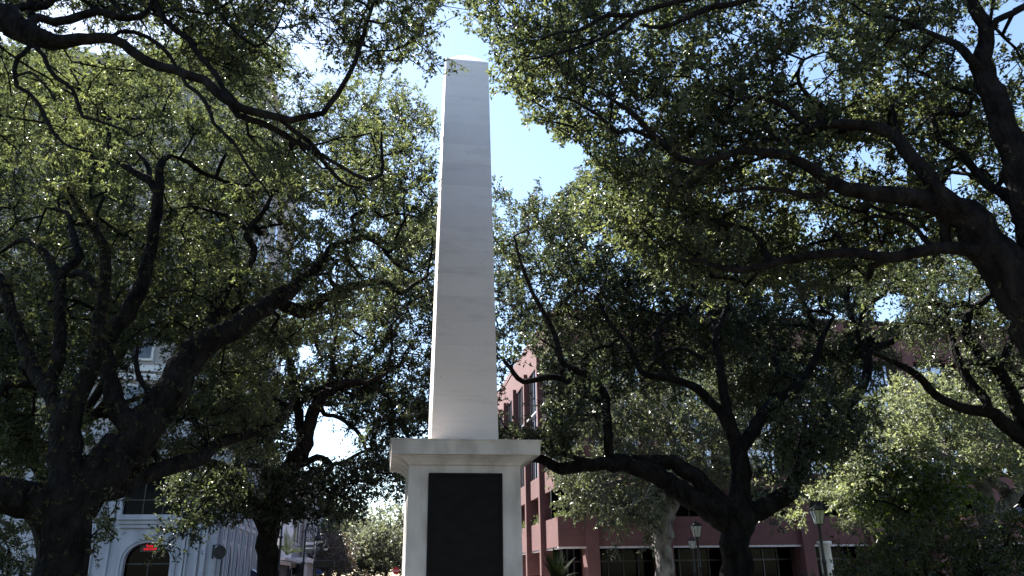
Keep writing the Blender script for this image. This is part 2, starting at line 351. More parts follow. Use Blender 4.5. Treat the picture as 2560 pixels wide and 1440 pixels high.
# ------------------------------------------------------------------ white bank building with the beige tower (left)
WY, WX = 46.0, float(atY(537, 1400, 46.0)[0])
bk = empty('bank_building', 'pale bank building with white carved base, arched doorway and tall beige brick tower', 'building', (WX, WY, 0))
XL = -40.0
dc = float(atY(364, 1420, WY)[0]); dw = 1.17
def arch(c, hw, spring, rise, z0, n=14):
    return [(c-hw, z0)] + [(c-hw*math.cos(math.pi*i/n), spring+rise*math.sin(math.pi*i/n)**0.8) for i in range(n+1)] + [(c+hw, z0)]
wz0, wz1 = 4.95, 7.35; wl, wr = dc-1.62, dc+1.42
doors = [dc-9.6, dc]
holes = []
for c in doors: holes += [arch(c, dw, 2.45, 1.08, 0.12), [(c-1.62, wz0), (c+1.42, wz0), (c+1.42, wz1), (c-1.62, wz1)]]
MB().prism([(XL, 0.06), (WX, 0.06), (WX, 8.6), (XL, 8.6)], holes, (0, WY, 0), (1, 0, 0), (0, 0, 1), (0, -1, 0), 0.45).build('front_wall', M['white'], bk)
for c in doors:
    d = MB().box(c-dw-0.1, c+dw+0.1, WY+0.46, WY+0.52, 0.12, 3.7).build('arched_door', M['glassdark'], bk)
    f = MB(); f.box(c-0.03, c+0.03, WY+0.42, WY+0.458, 0.12, 2.5); f.box(c-dw, c+dw, WY+0.4, WY+0.418, 2.42, 2.5); f.build('door_frame', M['mull'], d)
    # moulding round the arch
    f = MB()
    A = arch(c, dw+0.28, 2.45, 1.36, 0.12); B = arch(c, dw+0.14, 2.45, 1.22, 0.12)
    f.prism(A, [B], (0, WY-0.07, 0), (1, 0, 0), (0, 0, 1), (0, -1, 0), 0.066)
    f.box(c-0.22, c+0.22, WY-0.16, WY-0.073, 3.68, 4.12, 0.05); f.tube([(c-0.4, WY-0.1, 3.98), (c-0.2, WY-0.15, 3.85), (c, WY-0.17, 3.95), (c+0.2, WY-0.15, 3.85), (c+0.4, WY-0.1, 3.98)], 0.06, 6)
    f.build('arch_moulding', M['white'], bk)
    f = MB(); f.box(c-1.75, c+1.55, WY-0.32, WY-0.003, 4.66, 4.80, 0.02); f.box(c-1.66, c+1.46, WY-0.22, WY-0.003, 4.45, 4.657, 0.02); f.box(c-1.6, c+1.4, WY-0.14, WY-0.003, 4.25, 4.447, 0.02)
    f.box(c-1.72, c+1.52, WY-0.26, WY-0.003, 4.803, 4.94, 0.01); f.build('door_ledge', M['white'], bk)
    g = MB().box(c-1.64, c+1.44, WY+0.30, WY+0.36, wz0-0.03, wz1+0.03).build('large_window', M['glassdark'], bk)
    f = MB()
    for k in (0, 1): f.box(c-0.62+k*1.02-0.03, c-0.62+k*1.02+0.03, WY+0.24, WY+0.297, wz0, wz1)
    f.box(c-1.62, c+1.42, WY+0.22, WY+0.237, 5.7, 5.76); f.build('window_bars', M['mull'], g)
for a, b in ((WX-0.22, WX), (WX-0.75, WX-0.5), (WX-1.05, WX-0.88), (wr+0.25, wr+0.42), (wr+0.5, wr+0.58), (wl-0.5, wl-0.3), (wl-1.3, wl-1.1), (wl-1.7, wl-1.45), (wl-3.5, wl-3.2)):
    MB().box(a, b, WY-0.12, WY-0.003, 0.12, 8.58).build('pilaster', M['white'], bk)
f = MB(); f.box(XL, WX+0.35, WY-0.45, WY-0.002, 8.62, 8.85); f.box(XL, WX+0.5, WY-0.6, WY+0.4, 8.853, 9.05); f.box(WX+0.002, WX+0.35, WY, WY+20, 8.62, 8.85); f.box(XL, WX+0.25, WY-0.3, WY+0.3, 9.053, 9.5)
f.build('base_cornice', M['white'], bk)
# street side: pointed arches between slim piers
SB0, SBW, SN = WY, 2.45, 8
def gothic(c, hw, spring, rise, z0):
    L = [(c-hw, z0)] + [(c-hw+hw*t, spring+rise*math.sin(t*math.pi/2)**0.9) for t in np.linspace(0, 1, 8)]
    R = [(c+hw-hw*t, spring+rise*math.sin(t*math.pi/2)**0.9) for t in np.linspace(0, 1, 8)][::-1][1:]
    return L + R + [(c+hw, z0)]
holes = []
for i in range(SN):
    c = SB0 + 0.6 + SBW*(i+0.5)
    holes += [gothic(c, 0.62, 2.5, 1.05, 0.3), [(c-0.6, 5.5), (c+0.6, 5.5), (c+0.6, 7.6), (c-0.6, 7.6)]]
L = SB0+0.6+SBW*SN
MB().prism([(WY+0.46, 0.06), (L, 0.06), (L, 8.6), (WY+0.46, 8.6)], holes, (WX, 0, 0), (0, 1, 0), (0, 0, 1), (1, 0, 0), 0.075).build('side_wall', M['white'], bk)
for i in range(SN):
    c = SB0 + 0.6 + SBW*(i+0.5)
    MB().box(WX-0.12, WX-0.08, c-0.7, c+0.7, 0.3, 3.6).build('arched_window', M['glassdark'], bk)
    MB().box(WX-0.12, WX-0.08, c-0.65, c+0.65, 5.45, 7.65).build('upper_window', M['glassdark'], bk)
    f = MB(); f.box(WX+0.003, WX+0.14, c-0.8, c+0.8, 4.55, 4.75); f.box(WX+0.003, WX+0.10, c-0.7, c+0.7, 4.95, 5.2); f.box(WX+0.003, WX+0.08, c-0.05, c+0.05, 3.7, 4.3); f.build('window_hood', M['white'], bk)
for i in range(SN+1):
    c = SB0 + 0.6 + SBW*i
    f = MB(); f.box(WX+0.003, WX+0.12, c-0.17, c+0.17, 0.12, 8.6, 0.03); f.box(WX+0.123, WX+0.18, c-0.08, c+0.08, 0.12, 8.3); f.build('pier', M['white'], bk)
# tower
TH = 34
TX = WX-0.2
MB().box(XL, TX, WY+0.55, L-0.3, 8.4, TH).build('tower_wall', M['beige'], bk)
f = MB()
for z in (12.6, 13.1, TH-5, TH): f.box(XL, TX+0.25, WY+0.3, WY+0.548, z-0.2, z+0.15); f.box(TX+0.002, TX+0.25, WY+0.3, L-0.2, z-0.2, z+0.15)
for z in np.arange(17.0, TH-5, 3.6): f.box(XL, TX+0.06, WY+0.47, WY+0.548, z-0.75, z-0.6)
f.build('stone_course', M['trimb'], bk)
for x in np.arange(TX-1.9, XL, -3.3):
    for z in np.arange(10.1, TH-6, 3.6):
        g = MB().box(x-0.62, x+0.62, WY+0.40, WY+0.549, z-0.15, z+2.05).build('window_surround', M['trimb'], bk)
        MB().box(x-0.5, x+0.5, WY+0.35, WY+0.398, z, z+1.9).build('pane', M['glasstower'], g)
for y in np.arange(WY+2.6, L-1, 3.4):
    for z in np.arange(10.1, TH-6, 3.6):
        g = MB().box(TX+0.001, TX+0.14, y-0.62, y+0.62, z-0.15, z+2.05).build('window_surround', M['trimb'], bk)
        MB().box(TX+0.142, TX+0.19, y-0.5, y+0.5, z, z+1.9).build('pane', M['glasstower'], g)

# ------------------------------------------------------------------ buildings down the street
WXS = WX
wb = empty('white_block', 'plain white walled building rising beyond the bank along the street', 'building', (WXS, 72, 0))
MB().box(-30, WXS+0.1, 73, 83, 0.1, 9.2).build('wall', noisy('bright_white_render', (0.78, 0.78, 0.8), (0.84, 0.84, 0.86), scale=1, bump=0.03), wb)
f = MB(); f.box(-30, WXS+0.7, 72.7, 83.2, 3.15, 3.35); f.build('ledge', M['white'], wb)
f = MB(); f.box(WXS+0.12, WXS+0.14, 74, 82, 0.3, 2.8); f.build('shop_window', M['glassdark'], wb)
gb = empty('grey_terrace_building', 'grey rendered terrace building with a projecting porch roof on the street', 'building', (WXS, 83, 0))
MB().box(-30, WXS-0.2, 83.05, 95, 0.1, 9.8).build('wall', M['concrete'], gb)
f = MB(); f.box(WXS-0.18, WXS+1.9, 83.4, 94.6, 3.1, 3.4); f.box(WXS-0.18, WXS+1.6, 83.7, 94.3, 3.403, 3.6); f.build('porch_roof', M['trimb'], gb)
for y in (84, 87.4, 90.8, 94): MB().box(WXS+1.3, WXS+1.6, y-0.15, y+0.15, 0.12, 3.098).build('porch_post', M['trimb'], gb)
f = MB(); f.box(WXS-0.198, WXS-0.15, 85, 93, 0.3, 2.7); f.build('shop_window', M['glassdark'], gb)
for y in (86, 89, 92):
    g = MB().box(WXS-0.198, WXS-0.08, y-0.6, y+0.6, 5, 7.4).build('window_surround', M['trimb'], gb)
    MB().box(WXS-0.078, WXS-0.04, y-0.45, y+0.45, 5.15, 7.25).build('pane', M['glassmid'], g)
vb = empty('ribbed_building', 'cream and brown brick building with tall vertical piers at the end of the street', 'building', (WXS, 95, 0))
MB().box(-30, WXS, 95.05, 122, 0.1, 13).build('wall', noisy('brown_brick', (0.26, 0.19, 0.17), (0.33, 0.25, 0.22), scale=2), vb)
for y in np.arange(95.6, 122, 2.6): MB().box(WXS+0.002, WXS+0.4, y-0.45, y+0.45, 0.1, 12.6).build('pier', M['trimb'], vb)
for y in np.arange(96.9, 121, 2.6):
    for z in (3.9, 7.0, 10.0): MB().box(WXS+0.002, WXS+0.06, y-0.6, y+0.6, z, z+2).build('window', M['glassdark'], vb)
f = MB(); f.box(-30, WXS+0.7, 94.9, 122.3, 13.0, 13.5); f.build('cornice', M['trimb'], vb)
aw = MB(); x0 = WXS+0.42
P = [(x0, 3.1), (x0+1.9, 2.35), (x0+1.9, 2.15), (x0, 2.15)]
aw.prism(P, [], (0, 98, 0), (1, 0, 0), (0, 0, 1), (0, -1, 0), -7)
tag(aw.build('awning', noisy('blue_canvas', (0.03, 0.05, 0.22), (0.04, 0.07, 0.3), scale=3, rough=0.9)), 'blue canvas shop awning on the ribbed building down the street', 'awning')

# ------------------------------------------------------------------ trees
def spline(P, step):
    """Catmull-Rom through rows of P, resampled about every `step` metres (first three columns are x, y, z)"""
    P = np.asarray(P, float)
    if len(P) < 3: P = np.vstack([P[0], P.mean(0), P[-1]])
    E = np.vstack([2*P[0]-P[1], P, 2*P[-1]-P[-2]]); out = []
    for i in range(1, len(E)-2):
        a, b, c, d = E[i-1], E[i], E[i+1], E[i+2]; n = max(1, int(np.ceil(np.linalg.norm((c-b)[:3])/step)))
        for t in np.arange(n)/n:
            out.append(0.5*(2*b + (c-a)*t + (2*a-5*b+4*c-d)*t*t + (3*b-a-3*c+d)*t**3))
    out.append(P[-1]); return np.array(out)

def leaves(P, Dn, n, size, aspect, droop=0.0, flat=0.35):
    """n leaves along each twig: P twig base, Dn twig vector. Returns vertices and quads."""
    k = len(P); t = rng.uniform(0.1, 1.08, (k, n)); base = P[:, None] + Dn[:, None]*t[..., None]
    base = base + rng.normal(0, 0.16*size, base.shape)
    tw = Dn/(np.linalg.norm(Dn, axis=1)[:, None]+1e-9)
    d = tw[:, None]*0.55 + rng.normal(0, 0.62, (k, n, 3)); d[..., 2] -= droop
    d /= np.linalg.norm(d, axis=2)[..., None]
    u = rng.normal(0, 1, (k, n, 3)); u[..., 2] += 1.2*flat*3
    s_ = np.cross(d, u); s_ /= np.linalg.norm(s_, axis=2)[..., None]+1e-9
    nn = np.cross(s_, d)
    L = size*rng.uniform(0.6, 1.25, (k, n, 1)); W = L*aspect*rng.uniform(0.8, 1.2, (k, n, 1))
    a = base; m = base + d*L*0.52; tip = base + d*L - nn*L*0.10
    V = np.stack([a, m + s_*W*0.5 + nn*W*0.16, tip, m - s_*W*0.5 + nn*W*0.16], 2).reshape(-1, 3)
    return V
def sample(regions, clump):
    """points spread through crown volumes; each region is an outline, a near and far distance and a count"""
    out = []
    for poly, d0, d1, n in regions:
        base_ = len(out)
        q = np.array(poly, float); lo, hi = q.min(0), q.max(0); got = []
        while len(got) < n:
            c = rng.uniform(lo, hi, (n*3, 2)); c = c[inpoly(c, poly)]; got += list(c)
        m_ = max(1, n//6)                          # sprays: about six twig ends share a clump, a fifth stand alone
        for i_, c in enumerate(got[:n]):
            d = (rng.uniform(d0**3, d1**3))**(1/3); P_ = at(c[0], c[1], d)
            if i_ >= m_ and i_ % 5: k_ = out[base_+int(rng.integers(0, m_))]; P_ = k_ + rng.normal(0, clump, 3)*[1, 1, 0.7]
            out.append(P_)
    out = np.array(out)
    return out

def make_tree(name, label, cat, base, limbs, regions, gaps=(), lm=None, bm=None, size=0.09, aspect=0.45, twigs=5, per=13, tlen=0.42, r0=0.006,
              group=None, sides=12, bf=0.12, ferns=0, wig=0.10, crown='crown', droop=0.0, lump=0.05, rmax=0.09, clump=0):
    """limbs: lists of (px, py, width px, distance). The first row of the first limb stands on the ground."""
    root = empty(name, label, cat, base, group); O = np.array(base, float)
    nodes, par, plen, rad = [], [], [], []; VV, QQ, off = [], [], 0
    fernP, fernN = [], []
    for li, L in enumerate(limbs):
        rows = [np.r_[at(x, y, d), w_*d/F/2*0.97] for x, y, w_, d in L]
        if li == 0:                                        # run the trunk down to the ground
            b = rows[0]; rows = [np.r_[base[0], base[1], -0.1, b[3]*1.55], np.r_[base[0]+(b[0]-base[0])*0.15, base[1]+(b[1]-base[1])*0.15, 0.35, b[3]*1.18]] + rows
        if li and nodes:
            A_ = np.array(nodes); q_ = int(np.argmin(np.linalg.norm(A_-rows[0][:3], axis=1)))
            gap_ = np.linalg.norm(A_[q_]-rows[0][:3])
            if gap_ < rad[q_]*2.2 + 0.25: rows[0] = np.r_[rows[0][:3]*0.15 + A_[q_]*0.85, min(rows[0][3], rad[q_]*0.75)]
        S_ = spline(rows, 0.22 if rows[0][3] < 0.6 else 0.3)
        S_[:, :3] += rng.normal(0, 0.10, S_[:, :3].shape)*S_[:, 3:4]
        rr = np.maximum(S_[:, 3], 0.012)
        V, Q = sweep(S_[:, :3], rr, sides, lump); VV.append(V); QQ.append(Q+off); off += len(V)
        n0 = len(nodes)
        # parent of the first node: nearest node of earlier limbs
        p0 = -1
        if n0: p0 = int(np.argmin(np.linalg.norm(np.array(nodes)-S_[0, :3], axis=1)))
        for i in range(len(S_)):
            nodes.append(S_[i, :3]); par.append(p0 if i == 0 else len(nodes)-2); rad.append(rr[i])
            plen.append(0 if len(nodes) == 1 else plen[par[-1]] + np.linalg.norm(S_[i, :3]-nodes[par[-1]]) if par[-1] >= 0 else 0)
        if ferns and rr.mean() > 0.07:
            k = max(2, int(ferns*len(S_)*rr.mean())); ii = rng.integers(0, len(S_), k)
            ang = rng.normal(0, 1, (k, 3)); ang[:, 2] = np.abs(ang[:, 2])*1.0; T = np.gradient(S_[:, :3], axis=0)[ii]; T /= np.linalg.norm(T, axis=1)[:, None]
            ang -= T*np.sum(ang*T, 1)[:, None]; ang /= np.linalg.norm(ang, axis=1)[:, None]
            fernP.append(S_[ii, :3] + ang*rr[ii, None]*0.95); fernN.append(ang)
    nmain = len(nodes); MAXN = 60000
    pos = np.zeros((MAXN, 3)); pos[:nmain] = nodes; pl_ = np.zeros(MAXN); pl_[:nmain] = plen; pa = np.full(MAXN, -1); pa[:nmain] = par
    ra = np.zeros(MAXN); ra[:nmain] = rad
    usable = np.ones(MAXN, bool); usable[:nmain] = (np.array(nodes)[:, 2] > 2.2)
    T = sample(regions, clump if clump else size*4.2); cnt = nmain
    for g, keep in gaps:
        k = inpoly(proj(T), g); T = T[~k | (rng.uniform(size=len(T)) < keep*0.4)]
    dd = np.array([np.min(np.linalg.norm(pos[:nmain]-t, axis=1)) for t in T]); T = T[np.argsort(dd)]
    tips = []
    for t in T:
        D_ = np.linalg.norm(pos[:cnt]-t, axis=1); c = D_ + bf*pl_[:cnt]; c[~usable[:cnt]] = 1e9
        i = int(np.argmin(c)); D = D_[i]
        if cnt > MAXN-60: break
        n = max(1, int(round(D/0.38))); p0 = pos[i].copy(); v = t-p0
        a1, a2 = rng.normal(0, wig*D, 3), rng.normal(0, wig*D*0.5, 3); sag = np.array([0, 0, 0.10*D])
        prev = i
        for k in range(1, n+1):
            s_ = k/n; q = p0 + v*s_ + a1*math.sin(math.pi*s_) + a2*math.sin(2*math.pi*s_) + sag*math.sin(math.pi*s_) + (rng.normal(0, 0.03, 3) if k < n else 0)
            pos[cnt] = q; pa[cnt] = prev; pl_[cnt] = pl_[prev] + np.linalg.norm(q-pos[prev]); prev = cnt; cnt += 1
        tips.append(prev)
    tips = np.array(tips)
    w_ = np.zeros(cnt); w_[tips] = 1
    for i in range(cnt-1, nmain-1, -1): w_[pa[i]] += w_[i]
    ra[nmain:cnt] = np.minimum(r0*np.maximum(w_[nmain:cnt], 1)**0.5, rmax)
    for i in range(nmain, cnt):
        if pa[i] >= 0: ra[i] = min(ra[i], ra[pa[i]]*0.92)
    ra[nmain:cnt] = np.maximum(ra[nmain:cnt], r0*0.8)
    # chains of branch nodes -> tubes
    kids = {}
    for i in range(nmain, cnt): kids.setdefault(pa[i], []).append(i)
    starts = [(p, c) for p in list(kids) for c in kids[p]]
    best = {p: max(c, key=lambda q: w_[q]) for p, c in kids.items()}
    for p, c in starts:
        if p >= nmain and best[p] == c: continue
        ch = [p, c]
        while ch[-1] in best: ch.append(best[ch[-1]])
        P = pos[ch]; R = ra[ch].copy(); R[0] = min(R[0], R[1]*1.25)
        V, Q = sweep(P, R, 6 if R[1] > 0.03 else 4); VV.append(V); QQ.append(Q+off); off += len(V)
    # twigs and leaves
    k = len(tips); P = np.repeat(pos[tips], twigs, 0); back = pos[tips]-pos[pa[tips]]; back /= np.linalg.norm(back, axis=1)[:, None]+1e-9
    Dn = np.repeat(back, twigs, 0)*0.6 + rng.normal(0, 0.75, (k*twigs, 3)) + [0, 0, 0.18-droop]
    Dn *= (tlen*rng.uniform(0.5, 1.3, k*twigs)/np.linalg.norm(Dn, axis=1))[:, None]
    ok = np.ones(len(P), bool)
    for g, keep in gaps:
        ins = inpoly(proj(P+Dn*0.9), g); ok &= ~ins | (rng.uniform(size=len(P)) < keep)
    P, Dn = P[ok], Dn[ok]
    # thin twig stems (three sided)
    side = np.cross(Dn, rng.normal(size=Dn.shape)); side /= np.linalg.norm(side, axis=1)[:, None]+1e-9; up = np.cross(side, Dn); up /= np.linalg.norm(up, axis=1)[:, None]+1e-9
    rt = r0*0.55
    tri = [side*rt, (-0.5*side+0.87*up)*rt, (-0.5*side-0.87*up)*rt]
    V = np.concatenate([np.stack([P+t_ for t_ in tri], 1), np.stack([P+Dn*0.97+t_*0.4 for t_ in tri], 1)], 1).reshape(-1, 3)
    b = np.arange(len(P))[:, None]*6; Q = np.concatenate([b+np.array([[i, (i+1) % 3, 3+(i+1) % 3, 3+i]]) for i in range(3)], 0)
    VV.append(V); QQ.append(Q+off); off += len(V)
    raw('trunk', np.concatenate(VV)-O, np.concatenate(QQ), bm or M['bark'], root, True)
    V = leaves(P, Dn, per, size, aspect, droop)
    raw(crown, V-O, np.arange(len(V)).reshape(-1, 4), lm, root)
    if fernP:
        Pf = np.concatenate(fernP); Nf = np.concatenate(fernN)
        V = leaves(Pf, Nf*0.07, 7, 0.055, 0.35, -0.1); raw('fern_growth', V-O, np.arange(len(V)).reshape(-1, 4), M['fern'], root)
    print(name, 'targets', k, 'branch nodes', cnt, 'leaves', len(P)*per)
    return root

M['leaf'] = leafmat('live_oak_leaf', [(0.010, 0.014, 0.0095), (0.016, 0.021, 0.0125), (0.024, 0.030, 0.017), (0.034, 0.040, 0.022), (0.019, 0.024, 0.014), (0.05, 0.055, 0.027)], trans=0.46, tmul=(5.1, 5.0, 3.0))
M['leafshaded'] = leafmat('shaded_oak_leaf', [(0.008, 0.012, 0.0085), (0.013, 0.017, 0.011), (0.020, 0.025, 0.015), (0.014, 0.018, 0.012), (0.032, 0.037, 0.02)], trans=0.40, tmul=(4.9, 4.8, 3.0))  # live oak leaf in darker tones, shade put into the colour
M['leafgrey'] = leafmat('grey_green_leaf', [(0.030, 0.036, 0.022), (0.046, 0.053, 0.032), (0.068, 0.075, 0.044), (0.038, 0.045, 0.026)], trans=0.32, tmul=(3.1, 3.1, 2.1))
M['leafyellow'] = leafmat('yellow_green_leaf', [(0.012, 0.019, 0.006), (0.019, 0.028, 0.008), (0.036, 0.044, 0.010), (0.016, 0.024, 0.007)], trans=0.4, tmul=(4.4, 4.2, 1.6))
M['leafshrub'] = leafmat('shrub_leaf', [(0.010, 0.015, 0.007), (0.015, 0.022, 0.009), (0.026, 0.034, 0.011), (0.012, 0.018, 0.007), (0.07, 0.048, 0.018)], trans=0.34, tmul=(4, 4, 1.6))
M['leafred'] = leafmat('reddish_leaf', [(0.07, 0.048, 0.038), (0.06, 0.056, 0.038), (0.085, 0.052, 0.042)], trans=0.2, tmul=(1.8, 1.6, 1.2))
M['fern'] = leafmat('resurrection_fern', [(0.03, 0.035, 0.018), (0.05, 0.05, 0.025), (0.06, 0.055, 0.03)], trans=0.2, gloss=0.3, tmul=(2, 2, 1))

def base_at(x, d): p = at(x, 1400, d); return (float(p[0]), float(p[1]), 0.0)
def lim(d, *rows):
    """rows of (px, py, width) with one distance, or (px, py, width, distance)"""
    if not isinstance(d, tuple): d = (d, d)
    n = len(rows); return [(r[0], r[1], r[2], r[3] if len(r) > 3 else d[0]+(d[1]-d[0])*i/max(1, n-1)) for i, r in enumerate(rows)]

GAP_SKY_L = [(640, 40), (700, 95), (745, 150), (790, 205), (840, 200), (900, 185), (960, 195), (1030, 190), (1070, 255), (1105, 290), (1112, 100), (1130, -60), (700, -60)]
GAP_SKY_R = [(1112, -60), (1140, 10), (1165, 70), (1190, 108), (1218, 128), (1205, 195), (1222, 262), (1248, 250), (1268, 232), (1290, 235), (1302, 300), (1322, 330), (1345, 330), (1362, 300), (1385, 375), (1452, 350),
             (1472, 372), (1428, 415), (1450, 440), (1395, 480), (1375, 500), (1345, 440), (1310, 505), (1285, 490), (1262, 430), (1236, 440), (1218, 140), (1100, 140)]
OBEL = [(1070, 120), (1240, 120), (1260, 1100), (1078, 1100), (1094, 600), (1100, 290)]

# --- the big oak on the left
B1 = base_at(158, 12)
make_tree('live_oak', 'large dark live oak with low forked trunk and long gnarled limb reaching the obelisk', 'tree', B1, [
    lim(12, (156, 1440, 118), (158, 1380, 116), (163, 1320, 130), (170, 1260, 165), (172, 1215, 120), (166, 1140, 82), (166, 1070, 76), (185, 1000, 58), (212, 955, 46), (236, 900, 40), (248, 850, 36), (250, 790, 33), (260, 733, 30), (264, 667, 28), (258, 607, 26), (235, 572, 24), (212, 543, 20), (190, 510, 15), (170, 470, 10)),
    lim((12, 11.2), (150, 1300, 100), (110, 1270, 96), (60, 1248, 92), (0, 1232, 88), (-90, 1200, 74), (-200, 1140, 55)),
    lim((12, 12.8), (168, 1090, 55), (148, 1020, 46), (122, 975, 42), (98, 945, 38), (75, 905, 36), (50, 835, 33), (28, 775, 31), (10, 720, 29), (-15, 670, 26), (-50, 590, 20)),
    lim((12.2, 13.5), (118, 968, 36), (140, 920, 34), (149, 850, 32), (150, 770, 31), (150, 715, 30), (134, 668, 26), (110, 633, 24), (84, 608, 20), (50, 600, 14), (0, 632, 9)),
    lim((13.2, 14), (152, 722, 26), (172, 668, 26), (200, 640, 22), (187, 606, 20), (181, 570, 16), (165, 530, 11), (115, 520, 8)),
    lim((12.6, 12.8), (250, 735, 20), (225, 695, 20), (195, 683, 18), (172, 690, 14)),
    # right hand great limb
    lim((12, 16), (195, 1265, 130), (240, 1200, 118), (300, 1128, 108), (350, 1080, 100), (400, 1030, 94), (440, 962, 86), (470, 902, 80), (520, 858, 70), (580, 822, 62), (640, 782, 56), (690, 748, 50), (727, 728, 40), (747, 705, 34), (783, 680, 27), (807, 650, 24), (828, 618, 20), (867, 605, 17), (900, 594, 16), (930, 600, 14), (957, 620, 13), (977, 647, 11), (996, 664, 9), (1033, 682, 7)),
    lim((15.4, 17.5), (700, 758, 34), (735, 775, 36), (762, 778, 34), (792, 757, 30), (833, 737, 26), (883, 716, 23), (943, 703, 20), (973, 710, 18), (1000, 733, 13), (1033, 713, 11), (1067, 692, 8)),
    lim((14.3, 15.2), (535, 862, 34), (531, 817, 36), (543, 767, 33), (567, 717, 29), (600, 683, 25), (627, 656, 21), (634, 622, 19), (616, 590, 18), (634, 558, 17), (667, 517, 13), (679, 490, 9)),
    lim((15, 15.5), (618, 572, 14), (567, 540, 12), (530, 528, 10), (480, 515, 7)),
    # the U-shaped limb left of it
    lim((12.2, 14), (352, 1085, 70), (318, 1060, 60), (290, 1015, 50), (279, 965, 44), (266, 920, 42), (262, 865, 42), (285, 825, 44), (318, 788, 46), (345, 738, 40), (365, 667, 35), (381, 600, 32), (391, 533, 31), (395, 470, 28), (400, 420, 22), (412, 398, 17), (428, 390, 10)),
    lim((13.6, 14), (393, 500, 20), (372, 450, 24), (335, 432, 22), (311, 413, 20), (291, 397, 17), (274, 375, 15), (272, 333, 13), (266, 300, 10)),
    lim((13.8, 14.2), (388, 455, 14), (372, 425, 15), (361, 400, 13), (343, 380, 9)),
    lim((14, 15.5), (420, 392, 14), (470, 405, 14), (500, 430, 13), (540, 445, 12), (580, 460, 10), (630, 462, 8)),
    lim((12.6, 13.4), (402, 1022, 24), (388, 1000, 18), (365, 972, 15), (347, 940, 14), (340, 900, 12), (344, 868, 9)),
    # low arm to the right
    lim((12, 17), (225, 1262, 60), (300, 1222, 52), (360, 1185, 48), (430, 1165, 44), (500, 1146, 36), (545, 1110, 30), (604, 1090, 26), (667, 1070, 24), (700, 1050, 21), (722, 1018, 17), (740, 980, 12)),
], [
    ([(-250, 100), (560, 120), (700, 130), (760, 215), (900, 195), (1035, 200), (1072, 262), (1104, 320), (1104, 430), (1092, 620), (1020, 720), (850, 780), (700, 860), (560, 960), (480, 1000), (330, 860), (-250, 900)], 14.2, 19, 2900),
    ([(-250, 850), (330, 860), (480, 980), (470, 1060), (300, 950), (230, 1000), (130, 1000), (-250, 1000)], 14, 16.5, 210),
    ([(-250, 900), (130, 900), (150, 1030), (140, 1160), (60, 1220), (-250, 1200)], 12.9, 16, 340),
    ([(300, 1090), (400, 1060), (640, 960), (660, 1040), (560, 1110), (400, 1180), (330, 1170)], 14.2, 17, 150),
    ([(190, 1020), (290, 1040), (290, 1180), (200, 1210)], 12.5, 14, 45),
    ([(210, 1345), (285, 1335), (290, 1385), (240, 1410), (210, 1400)], 11.3, 12.3, 9),
    ([(255, 1260), (330, 1265), (330, 1300), (255, 1300)], 11.6, 12.4, 6),
], gaps=[(GAP_SKY_L, 0.02), (GAP_SKY_R, 0.0), (OBEL, 0.06), ([(335, 870), (440, 860), (400, 960), (340, 990), (310, 900)], 0.45), ([(205, 960), (262, 960), (262, 1030), (205, 1030)], 0.1), ([(90, 960), (140, 1000), (145, 1110), (90, 1090)], 0.35),
         ([(200, 1110), (285, 1110), (260, 1165), (195, 1170)], 0.2), ([(905, 590), (985, 640), (985, 680), (915, 690), (895, 640)], 0.2), ([(325, 330), (470, 330), (470, 480), (325, 560)], 0.75), ([(340, 1180), (460, 1175), (460, 1300), (300, 1300)], 0.0), ([(80, 1215), (215, 1215), (212, 1460), (90, 1460)], 0.0), ([(290, 1290), (470, 1290), (470, 1460), (290, 1460)], 0.0)],
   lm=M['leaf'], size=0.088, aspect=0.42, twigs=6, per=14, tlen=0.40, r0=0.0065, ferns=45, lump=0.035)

B10 = base_at(150, 22)
make_tree('live_oak', 'live oak standing behind the big forked one, mostly hidden by its leaves', 'tree', B10, [
    lim(22, (150, 1440, 43), (148, 1330, 40), (140, 1240, 43), (150, 1150, 32), (190, 1060, 26), (260, 960, 22), (330, 840, 18), (400, 740, 13), (470, 640, 8)),
    lim((22, 23), (138, 1240, 32), (70, 1130, 29), (20, 1000, 23), (-10, 850, 20), (-30, 700, 14), (-20, 550, 9)),
    lim((22, 24), (145, 1200, 26), (135, 1050, 22), (140, 900, 18), (170, 740, 14), (210, 600, 10), (240, 480, 6)),
    lim((22, 21), (180, 1075, 17), (280, 1020, 16), (380, 980, 12), (470, 930, 8)),
], [
    ([(-300, 250), (200, 230), (520, 330), (600, 560), (560, 800), (480, 900), (330, 870), (200, 960), (-300, 1050)], 19.5, 26, 900),
    ([(-100, 150), (560, 130), (690, 170), (680, 420), (560, 700), (300, 500), (-100, 500)], 20, 27, 560),
    ([(-200, 950), (60, 950), (140, 1100), (40, 1250), (-200, 1280)], 20, 24, 160),
], gaps=[([(330, 860), (450, 850), (420, 960), (340, 990), (310, 900)], 0.3), ([(200, 950), (265, 950), (265, 1040), (200, 1040)], 0.0), ([(180, 1060), (300, 1060), (300, 1190), (180, 1190)], 0.0), (GAP_SKY_L, 0.0)],
   lm=M['leafshaded'], size=0.12, aspect=0.45, twigs=6, per=13, tlen=0.52, r0=0.0085, group='live oaks in the square', lump=0.03)

